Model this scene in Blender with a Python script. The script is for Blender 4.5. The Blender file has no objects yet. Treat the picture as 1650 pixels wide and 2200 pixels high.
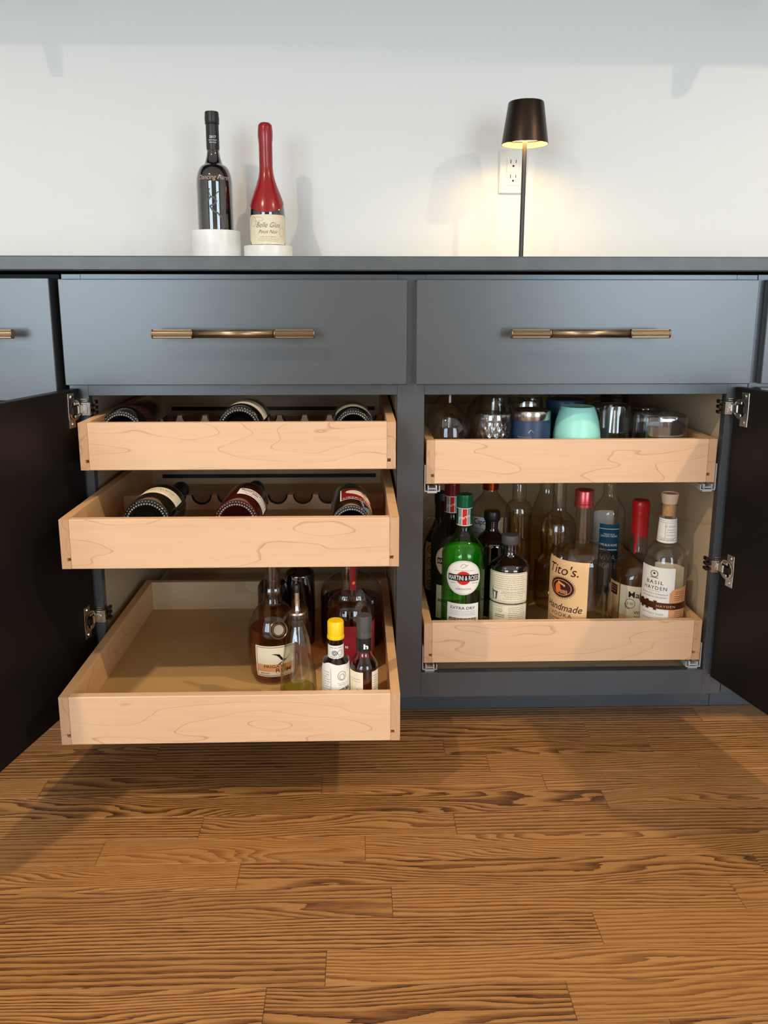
import bpy, bmesh, math, random
from mathutils import Vector, Matrix

PI = math.pi
RND = random.Random(11)
sc = bpy.context.scene
COL = sc.collection

# ------------------------------------------------------------------ camera
cam_d = bpy.data.cameras.new('camera')
cam = bpy.data.objects.new('camera', cam_d)
COL.objects.link(cam)
fwd = Vector((0.02634576, 0.979474, -0.19984138))
rgt = Vector((0.999640749, -0.0267989006, 0.000437711626))
up = Vector((0.0049268, 0.19978112, 0.97982816))
m = Matrix.Identity(4)
for i in range(3):
    m[i][0], m[i][1], m[i][2] = rgt[i], up[i], -fwd[i]
m[0][3], m[1][3], m[2][3] = 0.0, -1.46427571, 0.83462817
cam.matrix_world = m
cam_d.sensor_fit = 'VERTICAL'
cam_d.sensor_height = 36.0
cam_d.lens = 1736.0264 / 2200 * 36
cam_d.shift_x = (825 - 814.063) / 2200
cam_d.shift_y = -(1100 - 999.95) / 2200
cam_d.clip_start = 0.02
sc.camera = cam

# ------------------------------------------------------------------ world, lights, exposure
w = bpy.data.worlds.new('world')
sc.world = w
w.use_nodes = True
w.node_tree.nodes['Background'].inputs[0].default_value = (0.62, 0.78, 1.0, 1)
w.node_tree.nodes['Background'].inputs[1].default_value = 1.0
sc.view_settings.view_transform = 'Standard'
sc.view_settings.look = 'None'
sc.view_settings.gamma = 1.0
sc.view_settings.use_curve_mapping = False
sc.view_settings.exposure = -0.92
sc.cycles.max_bounces = 24
sc.cycles.diffuse_bounces = 7
sc.cycles.glossy_bounces = 5
sc.cycles.transmission_bounces = 12
sc.cycles.transparent_max_bounces = 48
sc.cycles.sample_clamp_indirect = 6.0
try:
    sc.cycles.use_denoising = True
except Exception:
    pass

DAY_W = 228.0          # daylight through each window
DOWN_W = 262.0         # each recessed downlight
WIN = [(-2.75, -1.05, 0.30, 2.20), (1.25, 2.95, 0.30, 2.20)]
ROOM = (-3.3, 3.7, -3.95, 0.66, 0.0, 2.62)


def area(name, loc, rot, sx, sy, watts, col):
    d = bpy.data.lights.new(name, 'AREA')
    d.shape = 'RECTANGLE'
    d.size, d.size_y, d.energy, d.color = sx, sy, watts, col
    o = bpy.data.objects.new(name, d)
    o.location, o.rotation_euler = loc, rot
    COL.objects.link(o)
    return o


for (x0, x1, z0, z1) in WIN:
    area('window_daylight', ((x0 + x1) / 2, -4.12, (z0 + z1) / 2), (PI / 2, 0, 0), x1 - x0, z1 - z0,
         DAY_W, (0.68, 0.85, 1.0))
DOWN = [(-1.30, -1.75), (2.00, -1.38)]
for (x, y) in DOWN:
    d = bpy.data.lights.new('downlight_lamp', 'SPOT')
    d.energy, d.color = DOWN_W, (1.0, 0.80, 0.56)
    d.spot_size, d.spot_blend, d.shadow_soft_size = math.radians(145), 0.55, 0.03
    o = bpy.data.objects.new('downlight_lamp', d)
    o.location = (x, y, 2.60)
    COL.objects.link(o)


# ------------------------------------------------------------------ materials
def s2l(c):
    return tuple((v / 255 / 12.92) if v / 255 <= 0.04045 else ((v / 255 + 0.055) / 1.055) ** 2.4 for v in c)


def new_mat(name):
    mt = bpy.data.materials.new(name)
    mt.use_nodes = True
    nt = mt.node_tree
    return mt, nt, nt.nodes['Principled BSDF'], nt.nodes, nt.links


def plain(name, rgb, rough=0.5, metal=0.0, spec=0.5, noise=0.0, nscale=30, bump=0.0, emit=0.0, coat=0.0):
    mt, nt, b, N, L = new_mat(name)
    c = s2l(rgb)
    b.inputs['Base Color'].default_value = (*c, 1)
    b.inputs['Roughness'].default_value = rough
    b.inputs['Metallic'].default_value = metal
    b.inputs['Specular IOR Level'].default_value = spec
    b.inputs['Coat Weight'].default_value = coat
    if emit:
        b.inputs['Emission Color'].default_value = (*c, 1)
        b.inputs['Emission Strength'].default_value = emit
    tc = N.new('ShaderNodeTexCoord')
    nz = N.new('ShaderNodeTexNoise')
    nz.inputs['Scale'].default_value = nscale
    nz.inputs['Detail'].default_value = 4
    L.new(tc.outputs['Object'], nz.inputs['Vector'])
    mx = N.new('ShaderNodeMix')
    mx.data_type = 'RGBA'
    mx.inputs['A'].default_value = (*[v * (1 - noise) for v in c], 1)
    mx.inputs['B'].default_value = (*[min(1, v * (1 + noise)) for v in c], 1)
    L.new(nz.outputs['Fac'], mx.inputs['Factor'])
    L.new(mx.outputs['Result'], b.inputs['Base Color'])
    if bump:
        bp = N.new('ShaderNodeBump')
        bp.inputs['Strength'].default_value = bump
        bp.inputs['Distance'].default_value = 0.001
        L.new(nz.outputs['Fac'], bp.inputs['Height'])
        L.new(bp.outputs['Normal'], b.inputs['Normal'])
    return mt


def mathn(N, L, op, a, b=None, clamp=False):
    n = N.new('ShaderNodeMath')
    n.operation = op
    n.use_clamp = clamp
    for i, v in enumerate((a, b)):
        if v is None:
            continue
        if isinstance(v, (int, float)):
            n.inputs[i].default_value = v
        else:
            L.new(v, n.inputs[i])
    return n.outputs[0]


def thin_glass(name, tint, edge, rough=0.015, base_refl=0.05):
    """Hollow clear or tinted glass wall: light passes straight through, tinted more where it is seen edge-on."""
    mt, nt, b, N, L = new_mat(name)
    N.remove(b)
    out = N['Material Output']
    lw = N.new('ShaderNodeLayerWeight')
    lw.inputs['Blend'].default_value = 0.5
    p2 = mathn(N, L, 'POWER', lw.outputs['Facing'], 2.6)
    mx = N.new('ShaderNodeMix')
    mx.data_type = 'RGBA'
    mx.inputs['A'].default_value = (*tint, 1)
    mx.inputs['B'].default_value = (*edge, 1)
    L.new(p2, mx.inputs['Factor'])
    tr = N.new('ShaderNodeBsdfTransparent')
    L.new(mx.outputs['Result'], tr.inputs['Color'])
    gl = N.new('ShaderNodeBsdfGlossy')
    gl.inputs['Roughness'].default_value = rough
    p5 = mathn(N, L, 'POWER', lw.outputs['Facing'], 5.0)
    fr = mathn(N, L, 'ADD', mathn(N, L, 'MULTIPLY', p5, 0.85), base_refl, True)
    ms = N.new('ShaderNodeMixShader')
    L.new(fr, ms.inputs[0])
    L.new(tr.outputs[0], ms.inputs[1])
    L.new(gl.outputs[0], ms.inputs[2])
    L.new(ms.outputs[0], out.inputs['Surface'])
    return mt


def solid_glass(name, col, rough=0.0, ior=1.5):
    mt, nt, b, N, L = new_mat(name)
    b.inputs['Base Color'].default_value = (*col, 1)
    b.inputs['Roughness'].default_value = rough
    b.inputs['Transmission Weight'].default_value = 1.0
    b.inputs['IOR'].default_value = ior
    return mt


def wood(name, light, dark, axis, along=1.1, across=7.0, rings=7.0, line_w=0.10, line_s=0.55, blotch=0.12, rough=0.42,
         streak=0.25, streak_scale=220.0, use_rand=True, spec=0.35):
    """Procedural timber: long wandering growth-ring lines plus fine streaks. axis: grain direction."""
    mt, nt, b, N, L = new_mat(name)
    geo = N.new('ShaderNodeNewGeometry')
    info = N.new('ShaderNodeObjectInfo')
    vadd = N.new('ShaderNodeVectorMath')
    vadd.operation = 'ADD'
    comb = N.new('ShaderNodeCombineXYZ')
    off = mathn(N, L, 'MULTIPLY', info.outputs['Random'], 37.0 if use_rand else 0.0)
    for k in range(3):
        L.new(off, comb.inputs[k])
    L.new(geo.outputs['Position'], vadd.inputs[0])
    L.new(comb.outputs[0], vadd.inputs[1])

    def mapped(sa, sx):
        v = N.new('ShaderNodeVectorMath')
        v.operation = 'MULTIPLY'
        s = [sx, sx, sx]
        s[axis] = sa
        v.inputs[1].default_value = s
        L.new(vadd.outputs[0], v.inputs[0])
        return v.outputs[0]

    n1 = N.new('ShaderNodeTexNoise')
    n1.inputs['Scale'].default_value = 1.0
    n1.inputs['Detail'].default_value = 2.6
    n1.inputs['Roughness'].default_value = 0.42
    L.new(mapped(along, across), n1.inputs['Vector'])
    r = mathn(N, L, 'MULTIPLY', n1.outputs['Fac'], rings)
    fr = mathn(N, L, 'FRACT', r)
    # asymmetric line: dark at fract ~ 0, fading
    ln = mathn(N, L, 'SUBTRACT', 1.0, mathn(N, L, 'DIVIDE', fr, line_w), True)
    ln = mathn(N, L, 'MULTIPLY', ln, line_s)
    n2 = N.new('ShaderNodeTexNoise')
    n2.inputs['Scale'].default_value = 1.0
    n2.inputs['Detail'].default_value = 3
    L.new(mapped(streak_scale * 0.03, streak_scale), n2.inputs['Vector'])
    st = mathn(N, L, 'MULTIPLY', mathn(N, L, 'SUBTRACT', n2.outputs['Fac'], 0.42), streak)
    n3 = N.new('ShaderNodeTexNoise')
    n3.inputs['Scale'].default_value = 1.0
    n3.inputs['Detail'].default_value = 2
    L.new(mapped(2.5, 9.0), n3.inputs['Vector'])
    bl = mathn(N, L, 'MULTIPLY', mathn(N, L, 'SUBTRACT', n3.outputs['Fac'], 0.5), blotch * 3)
    grad = mathn(N, L, 'MULTIPLY', fr, 0.05)
    tot = mathn(N, L, 'ADD', mathn(N, L, 'ADD', ln, st), mathn(N, L, 'ADD', bl, grad), True)
    mx = N.new('ShaderNodeMix')
    mx.data_type = 'RGBA'
    mx.inputs['A'].default_value = (*s2l(light), 1)
    mx.inputs['B'].default_value = (*s2l(dark), 1)
    L.new(tot, mx.inputs['Factor'])
    L.new(mx.outputs['Result'], b.inputs['Base Color'])
    b.inputs['Roughness'].default_value = rough
    b.inputs['Specular IOR Level'].default_value = spec
    return mt


def oak(name):
    """Stained oak strip: fine pores, straight or cathedral dark grain that changes from strip to strip."""
    mt, nt, b, N, L = new_mat(name)
    geo = N.new('ShaderNodeNewGeometry')
    info = N.new('ShaderNodeObjectInfo')
    rnd = info.outputs['Random']
    sep = N.new('ShaderNodeSeparateXYZ')
    L.new(geo.outputs['Position'], sep.inputs[0])
    r2 = mathn(N, L, 'FRACT', mathn(N, L, 'MULTIPLY', rnd, 17.31))
    r3 = mathn(N, L, 'FRACT', mathn(N, L, 'MULTIPLY', rnd, 91.7))
    x = mathn(N, L, 'ADD', sep.outputs[0], mathn(N, L, 'MULTIPLY', rnd, 53.0))
    y = mathn(N, L, 'ADD', sep.outputs[1], mathn(N, L, 'MULTIPLY', r2, 29.0))

    def noise(sx, sy, det, rough=0.5):
        c = N.new('ShaderNodeCombineXYZ')
        L.new(mathn(N, L, 'MULTIPLY', x, sx), c.inputs[0])
        L.new(mathn(N, L, 'MULTIPLY', y, sy), c.inputs[1])
        n = N.new('ShaderNodeTexNoise')
        n.inputs['Scale'].default_value = 1.0
        n.inputs['Detail'].default_value = det
        n.inputs['Roughness'].default_value = rough
        L.new(c.outputs[0], n.inputs['Vector'])
        return n.outputs['Fac']
    big = noise(2.6, 16.0, 1.6, 0.4)
    r4 = mathn(N, L, 'FRACT', mathn(N, L, 'MULTIPLY', rnd, 331.3))
    amp = mathn(N, L, 'ADD', mathn(N, L, 'MULTIPLY', mathn(N, L, 'POWER', r3, 1.6), 22.0), 1.2)
    fq = mathn(N, L, 'ADD', mathn(N, L, 'MULTIPLY', r2, 120.0), 70.0)
    wob = mathn(N, L, 'MULTIPLY', noise(10.0, 110.0, 3.0, 0.6), 0.9)
    ph = mathn(N, L, 'ADD', mathn(N, L, 'MULTIPLY', y, fq), mathn(N, L, 'MULTIPLY', big, amp))
    ph = mathn(N, L, 'ADD', ph, wob)
    f = mathn(N, L, 'FRACT', ph)
    # early-wood band: sharp on one side, feathered on the other
    band = mathn(N, L, 'SUBTRACT', 1.0, mathn(N, L, 'DIVIDE', f, 0.6), True)
    band = mathn(N, L, 'POWER', band, 0.7)
    pores = noise(34.0, 1100.0, 3.0, 0.65)
    pm = mathn(N, L, 'MULTIPLY', mathn(N, L, 'SUBTRACT', pores, 0.40), 3.4, True)
    band = mathn(N, L, 'MULTIPLY', band, mathn(N, L, 'ADD', mathn(N, L, 'MULTIPLY', pm, 0.5), 0.5))
    fine = mathn(N, L, 'MULTIPLY', mathn(N, L, 'SUBTRACT', noise(9.0, 420.0, 4.0, 0.65), 0.46), 0.9)
    tot = mathn(N, L, 'ADD', mathn(N, L, 'MULTIPLY', band, mathn(N, L, 'ADD', mathn(N, L, 'MULTIPLY', r4, 0.65), 0.5)), fine, True)
    cr = N.new('ShaderNodeValToRGB')
    e = cr.color_ramp.elements
    e[0].position, e[0].color = 0.0, (*s2l((174, 125, 72)), 1)
    e[1].position, e[1].color = 0.85, (*s2l((50, 27, 15)), 1)
    k = e.new(0.38)
    k.color = (*s2l((134, 88, 47)), 1)
    L.new(tot, cr.inputs[0])
    hsv = N.new('ShaderNodeHueSaturation')
    L.new(mathn(N, L, 'ADD', mathn(N, L, 'MULTIPLY', r2, 0.22), 0.86), hsv.inputs['Value'])
    L.new(cr.outputs[0], hsv.inputs['Color'])
    L.new(hsv.outputs[0], b.inputs['Base Color'])
    b.inputs['Roughness'].default_value = 0.36
    b.inputs['Specular IOR Level'].default_value = 0.4
    bp = N.new('ShaderNodeBump')
    bp.inputs['Strength'].default_value = 0.12
    bp.inputs['Distance'].default_value = 0.0006
    bp.invert = True
    L.new(tot, bp.inputs['Height'])
    L.new(bp.outputs['Normal'], b.inputs['Normal'])
    return mt


M = {}
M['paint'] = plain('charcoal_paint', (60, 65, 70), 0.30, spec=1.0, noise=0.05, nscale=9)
M['paint_shaded'] = plain('charcoal_paint_shaded', (24, 20, 19), 0.45, spec=0.22, noise=0.06, nscale=7)  # same cabinet paint, with the shade on the inner door faces coloured in
M['counter'] = plain('dark_slate_counter', (78, 84, 86), 0.38, noise=0.28, nscale=26, bump=0.25)
M['wall'] = plain('white_wall_paint', (238, 237, 234), 0.85, spec=0.2, noise=0.012, nscale=3, bump=0.05)
M['ceil'] = plain('ceiling_paint', (236, 235, 232), 0.9, spec=0.1)
M['white'] = plain('white_plastic', (236, 234, 226), 0.35)
M['black'] = plain('black_void', (14, 14, 15), 0.6)
M['maple'] = wood('maple_x', (231, 190, 153), (160, 106, 68), 0, along=2.2, across=10.0, rings=11.0, line_w=0.055, line_s=0.5)
M['maple_y'] = wood('maple_y', (228, 180, 128), (160, 106, 60), 1, along=2.2, across=10.0, rings=7.0, line_w=0.06)
M['maple_end'] = wood('maple_end_grain', (206, 164, 128), (150, 106, 76), 2, along=9, across=16, rings=9, streak=0.35,
                      streak_scale=300)
M['ply_y'] = wood('maple_ply_y', (206, 184, 150), (150, 124, 92), 1, along=1.2, across=5.0, rings=4.0, line_s=0.35)
M['ply_x'] = wood('maple_ply_x', (206, 180, 142), (150, 122, 86), 0, along=1.2, across=5.0, rings=4.0, line_s=0.35)
M['tray_bottom'] = wood('tray_bottom_ply', (204, 164, 106), (150, 112, 64), 0, along=1.2, across=4.0, rings=4.0, line_s=0.2)
M['oak'] = oak('oak_strip')
M['brass'] = plain('aged_brass', (146, 126, 102), 0.34, metal=1.0, noise=0.15, nscale=60)
M['brass_d'] = plain('aged_brass_groove', (70, 54, 40), 0.5, metal=1.0)
M['nickel'] = plain('bright_nickel', (214, 208, 200), 0.24, metal=1.0, noise=0.1, nscale=40)
M['nickel_d'] = plain('shadow_nickel', (60, 54, 50), 0.4, metal=0.9)
M['steel'] = plain('brushed_steel', (190, 188, 184), 0.2, metal=1.0)
M['bronze'] = plain('bronze_lamp_metal', (62, 50, 42), 0.36, metal=0.85)
M['stem'] = plain('dark_stem_metal', (74, 72, 74), 0.4, metal=0.7)
M['shade_in'] = plain('lamp_shade_lining', (214, 170, 104), 0.6)
M['lamp_glow'] = plain('lit_diffuser', (255, 226, 160), 0.5, emit=6.0)
M['can_glow'] = plain('lit_downlight_lens', (255, 224, 180), 0.5, emit=4.0)
M['marble'] = plain('white_marble', (238, 236, 231), 0.3, noise=0.22, nscale=24)
M['darkglass'] = plain('black_bottle_glass', (7, 6, 7), 0.035, spec=1.0, coat=1.0)
M['darkgreen'] = plain('dark_green_bottle_glass', (22, 20, 12), 0.06, spec=0.6)
M['brownglass'] = plain('brown_bottle_glass', (34, 14, 8), 0.06, spec=0.6)
M['redwine'] = plain('red_wine_glass', (58, 12, 10), 0.05, spec=0.6)
M['clear'] = thin_glass('clear_glass', (0.985, 0.988, 0.98), (0.48, 0.49, 0.46), base_refl=0.09)
M['clear2'] = thin_glass('clear_glass_grey', (0.97, 0.97, 0.96), (0.28, 0.28, 0.26), base_refl=0.12)
M['green'] = thin_glass('green_glass', (0.46, 0.86, 0.20), (0.02, 0.06, 0.01))
M['cruet'] = thin_glass('greenish_cruet_glass', (0.93, 0.95, 0.89), (0.34, 0.37, 0.28), base_refl=0.13)
M['green_d'] = thin_glass('dark_green_glass', (0.10, 0.20, 0.04), (0.01, 0.02, 0.005))
M['amber'] = thin_glass('amber_spirit', (0.80, 0.44, 0.16), (0.45, 0.14, 0.03), base_refl=0.02)
M['amber_d'] = thin_glass('dark_amber_spirit', (0.90, 0.55, 0.26), (0.62, 0.22, 0.08), base_refl=0.02)
M['pale'] = thin_glass('pale_spirit', (0.96, 0.93, 0.82), (0.75, 0.68, 0.45), base_refl=0.02)
M['honey'] = thin_glass('honey_spirit', (0.95, 0.85, 0.64), (0.72, 0.54, 0.28), base_refl=0.02)
M['oil'] = thin_glass('pale_green_syrup', (0.80, 0.86, 0.42), (0.40, 0.46, 0.12), base_refl=0.02)
M['bitters'] = thin_glass('dark_bitters', (0.42, 0.10, 0.06), (0.12, 0.02, 0.02), base_refl=0.02)
M['crystal'] = thin_glass('cut_crystal', (0.95, 0.95, 0.95), (0.42, 0.43, 0.44), rough=0.05, base_refl=0.20)
M['wax'] = plain('red_wax', (150, 20, 24), 0.22, spec=0.6, noise=0.08)
M['wax2'] = plain('bright_red_wax', (196, 24, 30), 0.28, noise=0.1)
M['paper'] = plain('cream_paper', (240, 226, 198), 0.7, spec=0.2)
M['white_p'] = plain('white_paper', (238, 234, 226), 0.65, spec=0.2)
M['kraft'] = plain('tan_paper', (228, 186, 136), 0.7, spec=0.2)
M['orange_p'] = plain('orange_paper', (222, 158, 110), 0.7, spec=0.2)
M['ink'] = plain('black_ink', (26, 20, 20), 0.6, spec=0.2)
M['grey_ink'] = plain('grey_ink', (140, 124, 104), 0.6, spec=0.2)
M['brown_ink'] = plain('brown_ink', (66, 28, 24), 0.6, spec=0.2)
M['red_ink'] = plain('red_ink', (204, 40, 30), 0.5, spec=0.2)
M['maroon'] = plain('maroon_label', (132, 22, 28), 0.5, spec=0.3)
M['orange_i'] = plain('orange_ink', (232, 120, 48), 0.6, spec=0.2)
M['blue_i'] = plain('blue_ink', (30, 40, 92), 0.6, spec=0.2)
M['white_i'] = plain('white_ink', (240, 238, 232), 0.6, spec=0.2)
M['pink_i'] = plain('rose_ink', (214, 178, 160), 0.45, spec=0.3)
M['etch'] = plain('etched_grey', (92, 88, 90), 0.5, spec=0.3)
M['zinc'] = plain('zinc_steel', (226, 228, 230), 0.34, metal=0.65)
M['teal_d'] = plain('deep_teal_label', (8, 34, 42), 0.5, spec=0.3)
M['teal'] = plain('teal_label', (10, 70, 96), 0.5, spec=0.3)
M['navy'] = plain('navy_powder_coat', (26, 50, 82), 0.42, noise=0.08, nscale=200)
M['mint'] = plain('mint_glaze', (160, 228, 214), 0.32, spec=0.4)
M['yellow'] = plain('yellow_plastic', (248, 202, 14), 0.4)
M['blackcap'] = plain('black_plastic', (24, 23, 23), 0.38)
M['greycap'] = plain('grey_plastic', (70, 66, 66), 0.5)
M['greencap'] = plain('green_foil', (18, 104, 66), 0.3, metal=0.35)
M['redcap'] = plain('dark_red_foil', (112, 20, 26), 0.3, metal=0.35)
M['pinkcap'] = plain('copper_red_cap', (206, 88, 88), 0.26, metal=0.7)
M['copper'] = plain('copper_cap', (186, 78, 42), 0.25, metal=0.9)
M['corkw'] = plain('wooden_stopper', (222, 190, 158), 0.6, noise=0.08)
M['cork'] = plain('cork', (196, 148, 98), 0.8, noise=0.2, nscale=200)
M['belt'] = plain('bronze_band', (96, 54, 34), 0.35, metal=0.6, noise=0.3, nscale=40)


# ------------------------------------------------------------------ object helpers
def setp(o, label=None, cat=None, group=None, kind=None):
    if label:
        o['label'] = label
    if cat:
        o['category'] = cat
    if group:
        o['group'] = group
    if kind:
        o['kind'] = kind
    return o


def thing(name, label, cat, loc=(0, 0, 0), rz=0.0, group=None, parent=None):
    o = bpy.data.objects.new(name, None)
    o.empty_display_size = 0.02
    o.location = loc
    o.rotation_euler = (0, 0, rz)
    COL.objects.link(o)
    if parent:
        o.parent = parent
    return setp(o, label, cat, group)


def build(name, bm, mats, parent=None, smooth=False, sharp=35, loc=None):
    me = bpy.data.meshes.new(name)
    bmesh.ops.recalc_face_normals(bm, faces=bm.faces)
    bm.to_mesh(me)
    bm.free()
    for mt in (mats if isinstance(mats, (list, tuple)) else [mats]):
        me.materials.append(mt)
    if smooth:
        me.polygons.foreach_set('use_smooth', [True] * len(me.polygons))
        me.set_sharp_from_angle(angle=math.radians(sharp))
    o = bpy.data.objects.new(name, me)
    COL.objects.link(o)
    if parent:
        o.parent = parent
    if loc:
        o.location = loc
    return o


def box(bm, x0, x1, y0, y1, z0, z1, bev=0.0, mi=0):
    vs = [bm.verts.new((x, y, z)) for x in (x0, x1) for y in (y0, y1) for z in (z0, z1)]
    idx = ((0, 1, 3, 2), (4, 6, 7, 5), (0, 4, 5, 1), (2, 3, 7, 6), (0, 2, 6, 4), (1, 5, 7, 3))
    fs = [bm.faces.new([vs[i] for i in q]) for q in idx]
    for f in fs:
        f.material_index = mi
    if bev:
        es = list({e for f in fs for e in f.edges})
        r = bmesh.ops.bevel(bm, geom=es, offset=bev, segments=1, affect='EDGES')
        for f in r['faces']:
            f.material_index = mi
    return vs


def bx(name, mat, parent, x0, x1, y0, y1, z0, z1, bev=0.0008):
    bm = bmesh.new()
    box(bm, x0, x1, y0, y1, z0, z1, bev)
    return build(name, bm, mat, parent)


def lathe(bm, prof, seg=48, mi=0, cx=0.0, cy=0.0, zoff=0.0, sq=None, depth=1.0, rfun=None, close=False):
    """Revolve a list of (r, z). sq: superellipse exponent (2 = round). rfun(r, a, z) may bend the radius."""
    rows = []
    for (r, z) in prof:
        if r < 1e-6:
            rows.append([bm.verts.new((cx, cy, z + zoff))])
            continue
        row = []
        for k in range(seg):
            a = 2 * PI * k / seg
            ca, sa = math.cos(a), math.sin(a)
            rr = r
            if sq:
                n = sq(z) if callable(sq) else sq
                rr = r / ((abs(ca) ** n + abs(sa) ** n) ** (1 / n))
            if rfun:
                rr = rfun(rr, a, z)
            row.append(bm.verts.new((cx + rr * ca, cy + rr * sa * depth, z + zoff)))
        rows.append(row)
    fs = []
    for a, b in zip(rows, rows[1:]):
        if len(a) == 1 and len(b) == 1:
            continue
        for k in range(seg):
            k2 = (k + 1) % seg
            if len(a) == 1:
                q = (a[0], b[k], b[k2])
            elif len(b) == 1:
                q = (a[k], b[0], a[k2])
            else:
                q = (a[k], b[k], b[k2], a[k2])
            f = bm.faces.new(q)
            f.material_index = mi
            fs.append(f)
    return fs


def lathe_obj(name, prof, mat, parent, seg=48, sharp=35, **kw):
    bm = bmesh.new()
    lathe(bm, prof, seg, **kw)
    return build(name, bm, mat, parent, True, sharp)


def prism(bm, pts, axis, a0, a1, mi=0):
    """Extrude a closed 2D outline along an axis; pts are in the other two axes in order."""
    def P(u, v, a):
        return {0: (a, u, v), 1: (u, a, v), 2: (u, v, a)}[axis]
    A = [bm.verts.new(P(u, v, a0)) for u, v in pts]
    B = [bm.verts.new(P(u, v, a1)) for u, v in pts]
    f1 = bm.faces.new(A)
    f2 = bm.faces.new(B[::-1])
    side = []
    n = len(pts)
    for k in range(n):
        side.append(bm.faces.new((A[k], B[k], B[(k + 1) % n], A[(k + 1) % n])))
    for f in [f1, f2] + side:
        f.material_index = mi
    return side


# ---- printing: 2D shapes and lettering laid on a curved or flat surface
_TXT = {}


def text2d(s, bold=0.0, shear=0.0, spacing=1.0):
    key = (s, bold, shear, spacing)
    if key in _TXT:
        return _TXT[key]
    cu = bpy.data.curves.new('txt', 'FONT')
    cu.body = s
    cu.size = 1.0
    cu.offset = bold
    cu.shear = shear
    cu.space_character = spacing
    cu.align_x = 'LEFT'
    cu.resolution_u = 3
    o = bpy.data.objects.new('txt', cu)
    COL.objects.link(o)
    dg = bpy.context.evaluated_depsgraph_get()
    dg.update()
    me = o.evaluated_get(dg).to_mesh()
    V = [(v.co.x, v.co.y) for v in me.vertices]
    F = [tuple(p.vertices) for p in me.polygons]
    o.evaluated_get(dg).to_mesh_clear()
    bpy.data.objects.remove(o)
    bpy.data.curves.remove(cu)
    _TXT[key] = (V, F)
    return V, F


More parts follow.
